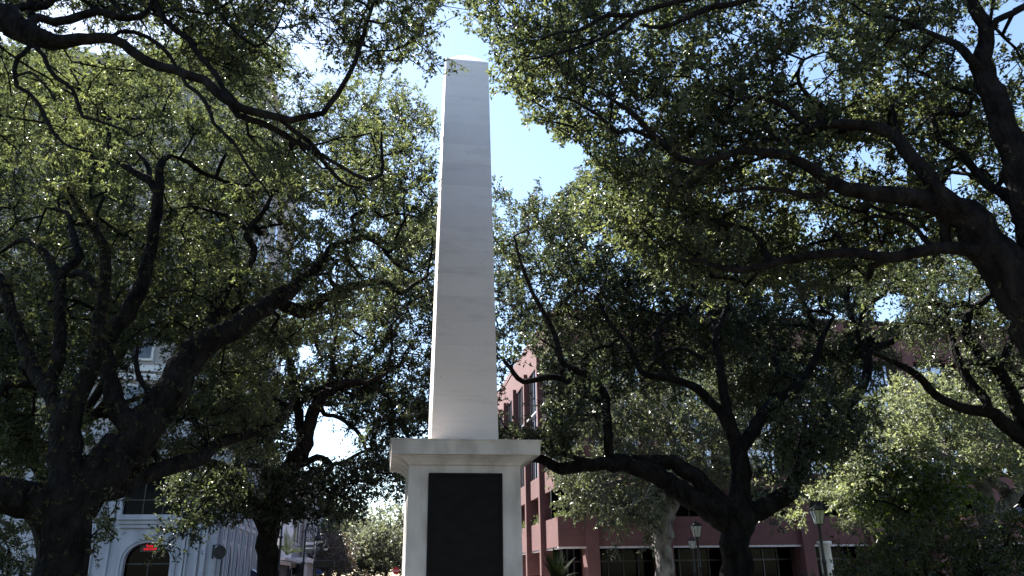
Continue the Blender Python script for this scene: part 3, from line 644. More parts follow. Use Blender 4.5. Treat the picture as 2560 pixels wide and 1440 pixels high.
# --- the overhanging oak from the top left corner
B2 = base_at(-560, 8.2)
make_tree('live_oak', 'near live oak whose thick limb hangs across the top left corner', 'tree', B2, [
    lim((8.2, 8.4), (-560, 1440, 170), (-545, 1100, 165), (-500, 700, 155), (-410, 380, 130), (-280, 180, 112), (-120, 78, 98), (0, 38, 88), (40, 64, 80), (85, 90, 72), (133, 104, 52), (200, 101, 38), (250, 94, 33), (293, 101, 30), (327, 124, 30), (360, 150, 30), (393, 166, 30), (433, 173, 28), (473, 189, 28), (510, 200, 28), (540, 226, 31), (573, 253, 31), (600, 268, 26), (643, 281, 24), (693, 293, 22), (727, 300, 20), (767, 291, 18), (807, 282, 17), (829, 255, 17), (853, 220, 16), (880, 172, 15), (897, 127, 14), (911, 77, 13), (927, 27, 12), (938, -10, 11), (950, -70, 9)),
    lim((8.3, 8.8), (75, 70, 28), (97, 42, 28), (133, 56, 28), (173, 50, 27), (207, 37, 26), (247, 27, 25), (280, 40, 23), (317, 48, 22), (352, 42, 18), (375, 20, 14), (383, -30, 12)),
    lim((8.8, 8.5), (383, -60, 18), (394, 15, 18), (411, 50, 18), (433, 70, 18), (473, 98, 18), (500, 140, 17), (533, 178, 17), (556, 215, 16), (575, 248, 15)),
    lim((8.5, 8.8), (345, 42, 12), (320, 44, 13), (300, 27, 13), (278, 0, 12), (250, -50, 10)),
    lim((8.4, 8.6), (295, 102, 12), (300, 80, 13), (333, 79, 13), (367, 92, 13), (400, 113, 13), (424, 138, 12), (440, 165, 10)),
    lim((8.4, 8.8), (78, 96, 20), (78, 60, 22), (77, 20, 21), (68, -50, 18)),
    lim((8.4, 8.6), (20, 30, 26), (60, 17, 26), (110, 14, 24), (150, -20, 18), (170, -70, 14)),
    lim((8.2, 8), (66, 92, 14), (70, 122, 15), (44, 147, 14), (37, 173, 13), (42, 217, 13), (73, 233, 12), (100, 267, 12), (120, 307, 11), (143, 343, 10), (177, 368, 8), (230, 380, 6)),
    lim((8.2, 7.9), (80, 100, 12), (110, 140, 14), (123, 173, 14), (150, 200, 13), (180, 223, 12), (193, 253, 12), (207, 290, 11), (240, 300, 10), (277, 313, 9), (307, 323, 7), (333, 343, 6), (362, 331, 4)),
    lim((8, 7.8), (48, 168, 8), (75, 180, 8), (100, 200, 7), (125, 228, 6), (137, 248, 4)),
    lim((8.3, 8.9), (570, 262, 20), (595, 287, 20), (653, 307, 19), (687, 323, 18), (727, 350, 17), (767, 370, 16), (800, 393, 14), (833, 433, 12), (867, 463, 9), (900, 470, 6)),
    lim((8.4, 8.8), (690, 295, 14), (705, 302, 13), (737, 330, 13), (773, 353, 13), (800, 385, 12), (847, 413, 11), (887, 437, 11), (923, 450, 12), (953, 436, 11), (954, 383, 10), (953, 330, 6)),
    lim((8.6, 8.9), (765, 352, 6), (810, 357, 6), (853, 343, 6), (893, 341, 5), (927, 332, 4)),
    lim((8.3, 8.1), (450, 182, 11), (467, 213, 12), (493, 230, 12), (512, 253, 12), (527, 283, 11), (533, 307, 11), (560, 333, 10), (587, 360, 10), (610, 400, 9), (634, 438, 8), (655, 460, 7), (680, 500, 5)),
    lim((8.7, 8.9), (556, 40, 8), (575, 65, 8), (600, 90, 8), (640, 116, 8), (656, 110, 7), (690, 70, 6), (710, 20, 5), (716, -30, 4)),
    lim((8.6, 8.9), (897, 130, 5), (940, 126, 5), (975, 127, 5), (1020, 110, 4), (1060, 80, 4)),
], [
    ([(-300, -350), (660, -350), (700, 20), (670, 70), (560, 120), (420, 130), (350, 60), (100, 30), (-300, 30)], 8.5, 11, 1350),
    ([(660, -250), (1100, -250), (1080, -60), (700, -40)], 7.8, 10, 170),
    ([(400, 60), (650, 110), (700, 210), (620, 250), (560, 200), (440, 150)], 8.9, 11, 120),
    ([(836, -80), (950, -80), (965, 50), (950, 105), (915, 150), (858, 125), (834, 60)], 8.0, 9.6, 62),
    ([(985, -70), (1105, -60), (1132, 60), (1132, 110), (1150, 172), (1118, 180), (1062, 160), (1015, 95), (985, 40)], 8.2, 9.4, 78),
    ([(690, -60), (830, -60), (830, 50), (760, 40), (700, 40)], 8.2, 9.8, 34),
    ([(890, 115), (965, 110), (955, 165), (900, 165)], 8.3, 9, 6),
    ([(-250, 40), (200, 110), (420, 180), (330, 330), (200, 400), (-250, 420)], 8.7, 10.6, 210),
    ([(560, 300), (880, 400), (960, 340), (960, 450), (840, 450), (640, 450)], 9, 10.6, 90),
], gaps=[(GAP_SKY_R, 0.03), ([(1150, 188), (1240, 188), (1240, 1100), (1085, 1100), (1085, 188)], 0.03), ([(1146, 118), (1207, 118), (1210, 165), (1160, 160), (1146, 150)], 0.03)], lm=M['leaf'], size=0.074, aspect=0.38, twigs=5, per=12, tlen=0.30, r0=0.0045, bf=0.1, ferns=0, lump=0.03)

# --- the oak in the middle distance left of the monument
B3 = base_at(668, 24)
make_tree('live_oak', 'dark live oak with a forked trunk between the pale bank building and the monument', 'tree', B3, [
    lim(24, (668, 1440, 50), (669, 1385, 50), (669, 1335, 54), (671, 1295, 66), (688, 1245, 52), (706, 1208, 48), (728, 1160, 44), (758, 1123, 40), (771, 1073, 36), (792, 1015, 33), (817, 982, 28), (867, 957, 22), (917, 957, 15), (970, 930, 9)),
    lim((24, 22), (660, 1290, 50), (640, 1268, 44), (618, 1246, 38), (597, 1215, 34), (556, 1173, 30), (520, 1155, 26), (485, 1140, 20), (440, 1120, 12)),
    lim((24, 25), (756, 1120, 26), (751, 1073, 24), (742, 1007, 23), (730, 944, 21), (727, 907, 19), (705, 873, 14), (690, 830, 9)),
    lim((24, 23), (735, 1185, 18), (757, 1161, 18), (792, 1144, 17), (817, 1152, 16), (828, 1172, 15), (808, 1196, 14), (809, 1218, 12), (830, 1234, 9), (860, 1240, 6)),
    lim((24, 24.5), (672, 1275, 30), (665, 1235, 22), (662, 1190, 16), (668, 1150, 12), (680, 1110, 8)),
    lim((24, 25), (798, 1005, 14), (812, 1036, 12), (848, 1044, 11), (896, 1082, 10), (917, 1130, 7)),
    lim((24.3, 26), (812, 985, 16), (830, 930, 14), (832, 870, 12), (850, 800, 8)),
    lim((24, 23), (742, 1010, 12), (790, 972, 12), (830, 975, 10)),
], [
    ([(540, 800), (700, 780), (850, 740), (1000, 560), (1110, 480), (1110, 1085), (1000, 1100), (930, 1060), (860, 1050), (780, 990), (700, 1000), (640, 1080), (560, 1080)], 23.8, 29, 1150),
    ([(458, 1185), (600, 1160), (645, 1260), (600, 1315), (520, 1330), (470, 1310)], 21.5, 24, 120),
    ([(690, 1165), (790, 1180), (900, 1130), (1000, 1110), (1012, 1200), (1008, 1250), (940, 1295), (870, 1300), (800, 1275), (700, 1312)], 22, 26, 200),
    ([(560, 1010), (720, 1000), (720, 1170), (600, 1150)], 23, 27, 150),
    ([(690, 1170), (770, 1180), (780, 1280), (700, 1310)], 22.5, 25, 34),
], gaps=[([(768, 1050), (800, 1030), (822, 1080), (880, 1100), (905, 1138), (850, 1152), (800, 1130), (770, 1150)], 0.16), ([(690, 905), (722, 905), (720, 940), (690, 935)], 0.1), ([(744, 865), (780, 860), (785, 905), (750, 915)], 0.1),
         ([(915, 1262), (1000, 1240), (1012, 1330), (930, 1330)], 0.05), ([(690, 1312), (1012, 1305), (1012, 1460), (690, 1460)], 0.0), ([(520, 1335), (650, 1290), (650, 1460), (480, 1460)], 0.0), ([(700, 1130), (770, 1130), (770, 1190), (740, 1190)], 0.4)],
   lm=M['leafshaded'], size=0.125, aspect=0.46, twigs=6, per=13, tlen=0.55, r0=0.009, group='live oaks in the square', lump=0.03)

# --- the oak right of the monument
B4 = base_at(1838, 21)
T4 = make_tree('live_oak', 'wide dark live oak with low spreading limbs in front of the red building', 'tree', B4, [
    lim(21, (1838, 1440, 78), (1840, 1385, 72), (1842, 1335, 74), (1838, 1295, 92), (1848, 1240, 56), (1853, 1178, 50), (1844, 1120, 42), (1826, 1067, 34), (1815, 1010, 27), (1802, 933, 23), (1796, 885, 20), (1788, 840, 17), (1812, 780, 14), (1820, 715, 12), (1800, 660, 8)),
    lim((21, 20), (1828, 1318, 66), (1790, 1280, 62), (1751, 1258, 58), (1700, 1225, 52), (1640, 1188, 48), (1570, 1165, 40), (1500, 1160, 34), (1440, 1166, 32), (1405, 1172, 31), (1382, 1163, 27), (1355, 1148, 24), (1325, 1146, 20), (1290, 1165, 15), (1250, 1180, 9)),
    lim((21, 20.5), (1835, 1300, 55), (1800, 1262, 50), (1760, 1215, 46), (1720, 1180, 42), (1684, 1158, 38), (1620, 1150, 34), (1560, 1150, 30), (1527, 1140, 27), (1519, 1100, 25), (1516, 1030, 24), (1510, 985, 22), (1490, 951, 21), (1450, 930, 19), (1406, 908, 17), (1393, 860, 15), (1370, 800, 13), (1335, 740, 11), (1300, 650, 9), (1285, 590, 6)),
    lim((20.6, 20), (1515, 1035, 18), (1502, 1004, 18), (1462, 985, 18), (1418, 952, 17), (1373, 942, 16), (1308, 954, 14), (1275, 921, 12), (1256, 895, 9)),
    lim((20.5, 19.8), (1500, 1155, 12), (1444, 1146, 13), (1395, 1132, 12), (1369, 1114, 9), (1350, 1100, 6)),
    lim((21, 21.5), (1846, 1125, 30), (1825, 1075, 28), (1800, 1030, 26), (1765, 992, 24), (1729, 965, 22), (1684, 948, 20), (1632, 942, 19), (1605, 932, 17), (1590, 905, 15), (1560, 850, 12), (1520, 800, 9), (1490, 740, 7)),
    lim((21, 22.5), (1852, 1140, 34), (1882, 1076, 34), (1917, 1024, 32), (1960, 991, 28), (1996, 962, 25), (2022, 932, 22), (2042, 890, 18), (2058, 840, 14), (2085, 790, 10)),
    lim((21, 22), (1852, 1308, 56), (1885, 1285, 52), (1920, 1262, 48), (1960, 1237, 44), (1991, 1200, 40), (2011, 1147, 37), (2024, 1102, 35), (2050, 1067, 33), (2093, 1030, 31), (2142, 987, 28), (2167, 935, 25), (2172, 890, 22), (2156, 860, 18), (2138, 820, 16), (2124, 780, 15), (2117, 735, 13), (2133, 685, 10)),
    lim((22, 22.6), (2172, 892, 16), (2205, 866, 16), (2250, 839, 15), (2277, 796, 14), (2294, 752, 13), (2318, 700, 11), (2343, 648, 8)),
    lim((22, 22.3), (2148, 830, 12), (2150, 802, 13), (2168, 763, 14), (2202, 742, 13), (2223, 720, 10), (2230, 695, 6)),
    lim((21.5, 22.5), (1800, 850, 12), (1778, 800, 11), (1760, 740, 9), (1700, 690, 7)),
    lim((21, 22), (1690, 950, 12), (1640, 870, 11), (1660, 800, 10), (1720, 760, 8)),
    lim((21, 20), (1620, 938, 10), (1640, 900, 12), (1700, 870, 11), (1760, 900, 9)),
], [
    ([(1226, 455), (1265, 432), (1290, 490), (1312, 505), (1342, 440), (1370, 500), (1400, 470), (1480, 410), (1600, 430), (1900, 560), (2150, 680), (2160, 880), (1950, 960), (1700, 940), (1500, 900), (1380, 870), (1300, 850), (1226, 880)], 22.2, 28.5, 1750),
    ([(1232, 840), (1400, 880), (1500, 950), (1620, 1000), (1500, 1060), (1400, 1110), (1330, 1110), (1248, 1095)], 19, 23, 150),
    ([(1900, 880), (2220, 860), (2160, 1040), (2090, 1130), (1950, 1150), (1880, 1060)], 22.8, 26.5, 170),
    ([(1880, 1090), (2040, 1080), (2010, 1200), (1890, 1260)], 20.5, 22.5, 22),
    ([(2000, 990), (2200, 960), (2150, 1100), (2030, 1180)], 20, 23, 60),
    ([(1246, 1060), (1420, 1080), (1420, 1150), (1360, 1140), (1250, 1105)], 19.5, 22, 60),
    ([(2080, 640), (2400, 640), (2330, 820), (2120, 830)], 21.5, 26.5, 160),
    ([(1400, 780), (2170, 760), (2190, 890), (2050, 990), (1700, 1000), (1420, 930)], 22.8, 29, 300),
], gaps=[(GAP_SKY_R, 0.02), ([(1288, 905), (1335, 880), (1366, 935), (1368, 1085), (1300, 1070), (1258, 1075), (1262, 985)], 0.15), ([(2185, 745), (2260, 730), (2255, 800), (2185, 805)], 0.1), ([(1860, 640), (1800, 640), (1800, 690), (1860, 690)], 0.3), ([(1250, 1110), (1420, 1160), (1420, 1300), (1250, 1300)], 0.0)],
   lm=M['leafshaded'], size=0.125, aspect=0.48, twigs=6, per=14, tlen=0.52, r0=0.0085, group='live oaks in the square', lump=0.035)

# --- the near oak leaning in from the right
B5 = base_at(2900, 10.5)
make_tree('live_oak', 'near live oak leaning in from the right edge with two thick black limbs', 'tree', B5, [
    lim((10.5, 10), (2900, 1440, 250), (2860, 1250, 240), (2760, 1020, 225), (2650, 850, 190), (2560, 730, 150), (2510, 655, 130), (2462, 592, 112), (2410, 540, 92), (2343, 508, 62), (2260, 492, 52), (2177, 482, 46), (2114, 470, 41), (2052, 437, 36), (2010, 408, 32), (1960, 388, 28), (1897, 379, 24), (1843, 380, 22), (1760, 405, 20), (1700, 396, 19), (1662, 361, 19), (1627, 331, 18), (1597, 300, 17), (1567, 273, 14), (1527, 247, 10), (1480, 220, 7)),
    lim((10.1, 10.8), (2440, 560, 46), (2400, 522, 48), (2343, 471, 46), (2302, 417, 43), (2260, 367, 40), (2231, 334, 36), (2177, 317, 33), (2114, 309, 30), (2060, 312, 26), (2010, 329, 20), (1968, 342, 16), (1927, 351, 12), (1880, 360, 8)),
    lim((10.6, 11), (2066, 312, 16), (2045, 288, 15), (2035, 258, 14), (2007, 222, 13), (1994, 190, 11), (2010, 150, 8), (2060, 130, 6)),
    lim((10.6, 10.4), (2040, 318, 18), (2010, 306, 18), (1968, 271, 17), (1927, 250, 15), (1885, 242, 12), (1840, 250, 8)),
    lim((10.5, 9.6), (2720, 980, 130), (2640, 780, 108), (2590, 620, 96), (2555, 490, 86), (2535, 380, 80), (2503, 292, 74), (2470, 208, 66), (2452, 158, 60), (2464, 108, 50), (2462, 62, 44), (2436, 20, 38), (2405, -20, 34), (2300, -75, 28), (2100, -70, 24), (1960, -35, 22), (1840, 8, 20), (1767, 22, 18), (1700, 52, 16), (1650, 70, 13), (1600, 60, 10)),
    lim((9.7, 9.4), (1900, -20, 16), (1760, -10, 16), (1633, 20, 16), (1577, 38, 15), (1520, 38, 14), (1487, 54, 13), (1447, 77, 11), (1400, 80, 8), (1350, 100, 6)),
    lim((9.6, 9.3), (1590, 36, 11), (1533, 80, 11), (1493, 100, 10), (1433, 123, 9), (1367, 140, 7), (1310, 150, 5)),
    lim((9.9, 10.3), (2450, 165, 30), (2425, 145, 28), (2393, 112, 24), (2340, 90, 16), (2280, 60, 10)),
    lim((9.9, 10), (2458, 80, 22), (2490, 52, 22), (2531, 33, 20), (2580, 5, 18), (2680, -60, 14)),
    lim((10.2, 11.5), (2445, 625, 40), (2400, 622, 36), (2343, 620, 34), (2281, 635, 32), (2218, 645, 30), (2156, 634, 28), (2072, 633, 26), (1989, 646, 24), (1927, 658, 24), (1864, 674, 20), (1802, 670, 16), (1760, 654, 12), (1700, 650, 8)),
    lim((11.3, 11.8), (1930, 655, 16), (1912, 630, 16), (1897, 596, 15), (1864, 571, 13), (1802, 558, 10), (1740, 530, 7)),
    lim((10.3, 10.6), (2366, 535, 28), (2364, 565, 30), (2366, 610, 30)),
    lim((10.6, 10.9), (2322, 622, 15), (2312, 600, 15), (2293, 575, 14), (2260, 554, 13), (2193, 541, 11), (2130, 560, 7)),
    lim((10.3, 9.6), (1650, 352, 14), (1573, 322, 13), (1548, 334, 12), (1520, 311, 11), (1490, 284, 10), (1460, 267, 9), (1433, 252, 7), (1390, 240, 5)),
    lim((10.4, 10.5), (2090, 465, 18), (2040, 490, 18), (1980, 480, 15), (1900, 470, 11), (1820, 480, 8)),
], [
    ([(1130, -300), (1150, 20), (1178, 70), (1200, 110), (1212, 200), (1235, 275), (1265, 225), (1300, 250), (1310, 325), (1345, 325), (1370, 310), (1400, 370), (1500, 430), (1700, 470), (1900, 440), (2050, 430), (2200, 300), (2400, 200), (2380, -100), (2300, -300)], 10.3, 14, 2250),
    ([(1450, 420), (1900, 430), (2300, 480), (2420, 620), (2100, 710), (1700, 700), (1500, 580)], 11.5, 15, 760),
    ([(2360, -250), (2800, -250), (2800, 800), (2600, 800), (2480, 500), (2400, 200)], 11, 14.5, 280),
    ([(2050, 280), (2430, 200), (2480, 520), (2300, 480)], 11.2, 14.5, 280),
], gaps=[(GAP_SKY_R, 0.01), ([(1080, 110), (1204, 110), (1210, 400), (1080, 400)], 0.02), ([(1236, 300), (1290, 260), (1300, 330), (1240, 440)], 0.0), ([(1146, 118), (1207, 118), (1210, 165), (1160, 160), (1146, 150)], 0.03), ([(1965, 135), (2060, 130), (2090, 190), (2050, 240), (1985, 215)], 0.25), ([(2500, 30), (2600, 20), (2600, 110), (2510, 120)], 0.1), ([(2370, 420), (2430, 420), (2430, 480), (2380, 490)], 0.15), ([(1560, 270), (1640, 260), (1650, 320), (1600, 300)], 0.4)],
   lm=M['leaf'], size=0.088, aspect=0.52, twigs=5, per=13, tlen=0.36, r0=0.0055, ferns=12, lump=0.03)

# --- oak beyond the right edge
B6 = base_at(2760, 17)
make_tree('live_oak', 'live oak at the right edge whose thin crooked limbs rise behind the near one', 'tree', B6, [
    lim((17, 16), (2760, 1440, 90), (2750, 1340, 84), (2700, 1230, 72), (2630, 1150, 56), (2560, 1098, 44), (2516, 1062, 38), (2471, 1028, 32), (2400, 1020, 26), (2338, 986, 22), (2293, 938, 20), (2258, 916, 17), (2215, 896, 12), (2180, 880, 8)),
    lim((16.2, 17), (2480, 1032, 24), (2470, 1015, 25), (2452, 985, 25), (2418, 946, 24), (2391, 889, 22), (2382, 844, 18), (2370, 790, 12)),
    lim((16.6, 17), (2640, 1155, 44), (2590, 1090, 40), (2556, 1044, 37), (2524, 978, 34), (2493, 922, 31), (2453, 887, 28), (2422, 845, 26), (2417, 805, 24), (2435, 770, 21), (2470, 745, 17), (2500, 690, 12)),
    lim((16.8, 17.5), (2495, 925, 20), (2520, 870, 18), (2540, 800, 14), (2530, 730, 9)),
], [
    ([(2260, 640), (2400, 560), (2760, 500), (2760, 1000), (2560, 990), (2450, 960), (2300, 900), (2250, 830)], 15, 20, 420),
    ([(2150, 650), (2650, 620), (2650, 800), (2400, 840), (2190, 800)], 17.5, 22, 260),
], gaps=[([(2185, 745), (2260, 730), (2255, 800), (2185, 805)], 0.1), ([(2500, 720), (2540, 700), (2560, 760), (2530, 790)], 0.1), ([(2350, 870), (2410, 870), (2410, 930), (2350, 930)], 0.3), ([(2230, 885), (2300, 890), (2290, 960), (2220, 930)], 0.2), ([(2470, 560), (2560, 560), (2560, 680), (2490, 640)], 0.35)],
   lm=M['leafshaded'], size=0.095, aspect=0.45, twigs=5, per=13, tlen=0.45, r0=0.007, lump=0.03)

# --- unseen copies of the wide oak, added to block sky light from behind
def copy_tree(src, loc, rz):
    c = src.copy(); COL.objects.link(c); c.location = loc; c.rotation_euler = (0, 0, rz); c['label'] = 'unseen live oak copy added behind the viewer to block sky light'; c['group'] = 'unseen added oaks behind the viewer'
    for ch in src.children:
        k = ch.copy(); COL.objects.link(k); k.parent = c
for loc, rz in (((-13, -8, 0), 2.1), ((-1, -19, 0), 0.4), ((12, -13, 0), 3.6), ((22, 6, 0), 1.2)): copy_tree(T4, loc, rz)

M['leafsunlit'] = leafmat('sunlit_grey_green_leaf', [(0.075, 0.084, 0.056), (0.108, 0.118, 0.08), (0.15, 0.158, 0.105), (0.092, 0.10, 0.066)], trans=0.34, tmul=(2.8, 2.9, 1.8))  # grey green leaf raised in tone, sunlight on the crown put into the colour
# --- street trees in front of the red building
B7 = base_at(1662, 42)
make_tree('street_tree', 'street tree with pale mottled bark and drooping grey green leaves before the red building', 'tree', B7, [
    lim(42, (1664, 1440, 46), (1662, 1390, 46), (1656, 1340, 50), (1657, 1290, 56), (1652, 1240, 46), (1640, 1190, 38), (1620, 1130, 32), (1600, 1080, 26), (1570, 1040, 20), (1520, 1010, 13)),
    lim((42, 41), (1662, 1300, 34), (1690, 1250, 30), (1700, 1190, 26), (1690, 1130, 22), (1670, 1080, 18), (1660, 1020, 12)),
    lim((42, 41), (1695, 1200, 22), (1740, 1130, 20), (1800, 1080, 16), (1860, 1060, 10)),
    lim((42, 40), (1625, 1140, 20), (1560, 1110, 18), (1490, 1090, 14), (1430, 1080, 9)),
    lim((42, 40), (1640, 1200, 16), (1580, 1200, 14), (1500, 1215, 11), (1440, 1220, 7)),
], [
    ([(1345, 960), (1450, 950), (1600, 980), (1750, 1000), (1950, 1010), (1990, 1090), (1900, 1210), (1760, 1250), (1660, 1240), (1640, 1310), (1590, 1290), (1530, 1220), (1480, 1240), (1430, 1230), (1385, 1200), (1345, 1080)], 37.5, 45.5, 560),
    ([(1380, 900), (1700, 860), (2060, 880), (2020, 1010), (1700, 1010), (1400, 985)], 38, 46, 240),
    ([(1420, 1200), (1500, 1205), (1520, 1240), (1460, 1275), (1430, 1250)], 38.5, 42, 40),
    ([(1575, 1220), (1640, 1230), (1640, 1310), (1600, 1300)], 38.5, 42, 34),
], gaps=[([(1660, 1255), (1900, 1255), (1900, 1440), (1660, 1440)], 0.0), ([(1248, 900), (1350, 900), (1372, 1440), (1248, 1440)], 0.0)],
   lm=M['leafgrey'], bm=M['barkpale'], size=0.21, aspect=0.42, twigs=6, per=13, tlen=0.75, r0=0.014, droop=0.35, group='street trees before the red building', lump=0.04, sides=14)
B8 = base_at(2482, 35)
make_tree('street_tree', 'sunlit grey green oak with pale twisting limbs at the right before the red building', 'tree', B8, [
    lim(35, (2482, 1440, 52), (2474, 1360, 48), (2468, 1300, 50), (2464, 1255, 42), (2460, 1215, 36), (2434, 1195, 32), (2402, 1173, 29), (2370, 1152, 27), (2342, 1138, 21), (2294, 1126, 15), (2262, 1140, 11), (2215, 1156, 8)),
    lim((35, 35.5), (2472, 1305, 32), (2500, 1275, 30), (2517, 1258, 30), (2537, 1235, 28), (2562, 1202, 25), (2610, 1150, 20), (2650, 1080, 13)),
    lim((35, 36), (2450, 1210, 22), (2480, 1208, 24), (2508, 1222, 26), (2516, 1255, 26)),
    lim((35, 36), (2478, 1208, 20), (2496, 1172, 20), (2500, 1120, 17), (2530, 1050, 12), (2540, 1000, 8)),
    lim((35, 36), (2370, 1152, 20), (2362, 1110, 18), (2350, 1060, 14), (2330, 1010, 9)),
    lim((35, 34), (2400, 1172, 13), (2345, 1165, 12), (2300, 1150, 11), (2250, 1150, 8), (2200, 1170, 6)),
], [
    ([(2225, 950), (2350, 950), (2560, 930), (2760, 950), (2760, 1250), (2560, 1190), (2450, 1180), (2330, 1190), (2200, 1250), (2100, 1250), (2035, 1220), (2045, 1160), (2120, 1080), (2180, 990)], 32, 39, 760),
    ([(2025, 1200), (2200, 1190), (2240, 1250), (2190, 1290), (2130, 1310), (2110, 1280), (2030, 1270)], 32, 35, 110),
], gaps=[([(2010, 1250), (2072, 1250), (2080, 1460), (2025, 1460)], 0.0), ([(2360, 1205), (2440, 1205), (2600, 1240), (2600, 1340), (2360, 1340)], 0.05)],
   lm=M['leafsunlit'], bm=M['barkfar'], size=0.19, aspect=0.45, twigs=6, per=13, tlen=0.62, r0=0.012, group='street trees before the red building', lump=0.04)
B9 = base_at(2320, 24)
make_tree('maple_sapling', 'young yellow green maple with flat sprays of leaves at the lower right', 'tree', B9, [
    lim(24, (2320, 1440, 12), (2318, 1380, 11), (2322, 1320, 10), (2315, 1260, 8), (2310, 1210, 6)),
    lim((24, 23.5), (2320, 1340, 7), (2280, 1290, 6), (2230, 1260, 5), (2180, 1250, 3)),
    lim((24, 24.5), (2320, 1310, 7), (2360, 1270, 6), (2400, 1240, 5), (2440, 1230, 3)),
], [
    ([(2190, 1210), (2250, 1170), (2340, 1180), (2360, 1210), (2440, 1225), (2440, 1262), (2330, 1270), (2250, 1320), (2185, 1305), (2150, 1265)], 22.5, 25.5, 105),
    ([(2180, 1330), (2300, 1300), (2330, 1400), (2200, 1420)], 22.5, 25, 34),
], lm=M['leafyellow'], size=0.13, aspect=0.8, twigs=5, per=10, tlen=0.5, r0=0.006, sides=8, wig=0.06)
def shrub(name, label, cat, x, d, regions, lm, size, gaps=(), **kw):
    b = base_at(x, d)
    return make_tree(name, label, cat, b, [lim(d, (x, 1425, 8), (x+4, 1400, 7), (x+2, 1370, 5))] , regions, gaps, lm=lm, size=size, r0=0.005, sides=6, crown='foliage', **kw)
shrub('shrub', 'dense dark shrub with some orange leaves filling the lower right corner', 'shrub', 2420, 21, [([(2120, 1400), (2200, 1345), (2330, 1335), (2450, 1310), (2700, 1300), (2700, 1520), (2110, 1520)], 19, 23, 430)], M['leafshrub'], 0.10, twigs=5, per=13, tlen=0.4, aspect=0.5)
shrub('shrub', 'dark open shrub left of the big forked oak trunk', 'shrub', 20, 17, [([(-150, 1300), (40, 1300), (85, 1340), (92, 1480), (-150, 1500)], 15.5, 19, 130)], M['leafshaded'], 0.085, gaps=[([(94, 1200), (300, 1200), (300, 1500), (94, 1500)], 0.0)], twigs=5, per=11, tlen=0.35, aspect=0.42)

M['leaffar'] = leafmat('hazed_far_leaf', [(0.10, 0.112, 0.08), (0.135, 0.145, 0.105), (0.17, 0.18, 0.13), (0.12, 0.13, 0.095)], trans=0.3, tmul=(2.0, 2.0, 1.5))  # leaf tones lightened, distance haze and sun put into the colour
# far trees closing the street
def far_tree(label, x, d, poly, n, lm, size=0.42, name='far_tree'):
    b = base_at(x, d)
    make_tree(name, label, 'tree', b, [lim(d, (x, 1440, 9), (x+1, 1420, 9), (x, 1395, 8), (x-6, 1365, 5)), lim(d, (x, 1400, 6), (x+12, 1370, 4), (x+18, 1340, 3))], [(poly, d-5, d+6, n)], lm=lm, bm=M['barkfar'],
              size=size, aspect=0.55, twigs=5, per=13, tlen=1.4, r0=0.03, sides=8, group='trees at the far end of the street')
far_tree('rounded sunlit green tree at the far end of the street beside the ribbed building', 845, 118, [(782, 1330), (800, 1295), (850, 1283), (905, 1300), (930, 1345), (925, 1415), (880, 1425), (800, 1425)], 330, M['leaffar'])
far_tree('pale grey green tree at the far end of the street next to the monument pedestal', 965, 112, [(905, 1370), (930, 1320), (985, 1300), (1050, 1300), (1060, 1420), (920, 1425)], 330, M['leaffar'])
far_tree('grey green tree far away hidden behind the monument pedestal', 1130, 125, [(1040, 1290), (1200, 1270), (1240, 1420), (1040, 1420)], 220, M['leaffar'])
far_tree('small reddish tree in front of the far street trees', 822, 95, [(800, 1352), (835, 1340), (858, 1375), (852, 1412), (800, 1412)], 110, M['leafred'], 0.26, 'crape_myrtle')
# ------------------------------------------------------------------ street furniture
LG = 'black street lamps round the square'
def lantern_lamp(label, x, ytop, d, hl, x_foot):
    """post with a four-sided glazed lantern; hl = lantern height in metres"""
    top = at(x, ytop, d); zt = float(top[2]); px, py = float(top[0]), float(top[1])
    r = empty('street_lamp', label, 'street lamp', (px, py, 0), LG); s = hl/0.8
    zb = zt - hl
    MB().lathe(px, py, [(0.2, 0), (0.2, 0.15), (0.15, 0.25), (0.13, 0.8), (0.085, 0.95), (0.075, zb*0.55), (0.10, zb*0.56), (0.10, zb*0.58), (0.07, zb*0.6), (0.055, zb-0.12), (0.10*s, zb-0.08), (0.06*s, zb-0.05), (0.13*s, zb)], 12).build('post', M['iron'], r)
    b0, b1, z1 = 0.13*s, 0.235*s, zb+0.56*s
    gl = MB().frustum(px, py, zb+0.03*s, z1, b0*0.93, b1*0.93).build('lamp_glass', M['lampglass'], r)
    f = MB()
    for i in (-1, 1):
        for j in (-1, 1): f.tube([(px+i*b0, py+j*b0, zb), (px+i*b1, py+j*b1, z1)], 0.016*s, 5)
    for i in (-1, 1):
        f.tube([(px, py+i*b0, zb), (px, py+i*b1, z1)], 0.012*s, 5); f.tube([(px+i*b0, py, zb), (px+i*b1, py, z1)], 0.012*s, 5)
    f.frustum(px, py, zb-0.001, zb+0.028*s, b0*1.02, b0*1.05); f.frustum(px, py, z1+0.001, z1+0.04*s, b1*1.08, b1*1.12); f.build('lantern_frame', M['iron'], r)
    MB().frustum(px, py, z1+0.041*s, z1+0.17*s, b1*1.0, b1*0.5).lathe(px, py, [(b1*0.5, z1+0.171*s), (b1*0.34, z1+0.22*s), (0.03*s, z1+0.235*s), (0.045*s, z1+0.26*s), (0.01, z1+0.31*s)], 10).build('lantern_roof', M['iron'], r)
    return r
lantern_lamp('tall black lantern lamp post standing right of the wide oak, just under pale leaves', 2040, 1262, 35, 0.82, 2058)
lantern_lamp('black lantern lamp post close to the left side of the wide oak trunk', 1739, 1304, 43, 0.80, 1748)
lantern_lamp('small low lantern lamp further back, just left of a taller lantern post', 1729, 1344, 47.5, 0.62, 1727)
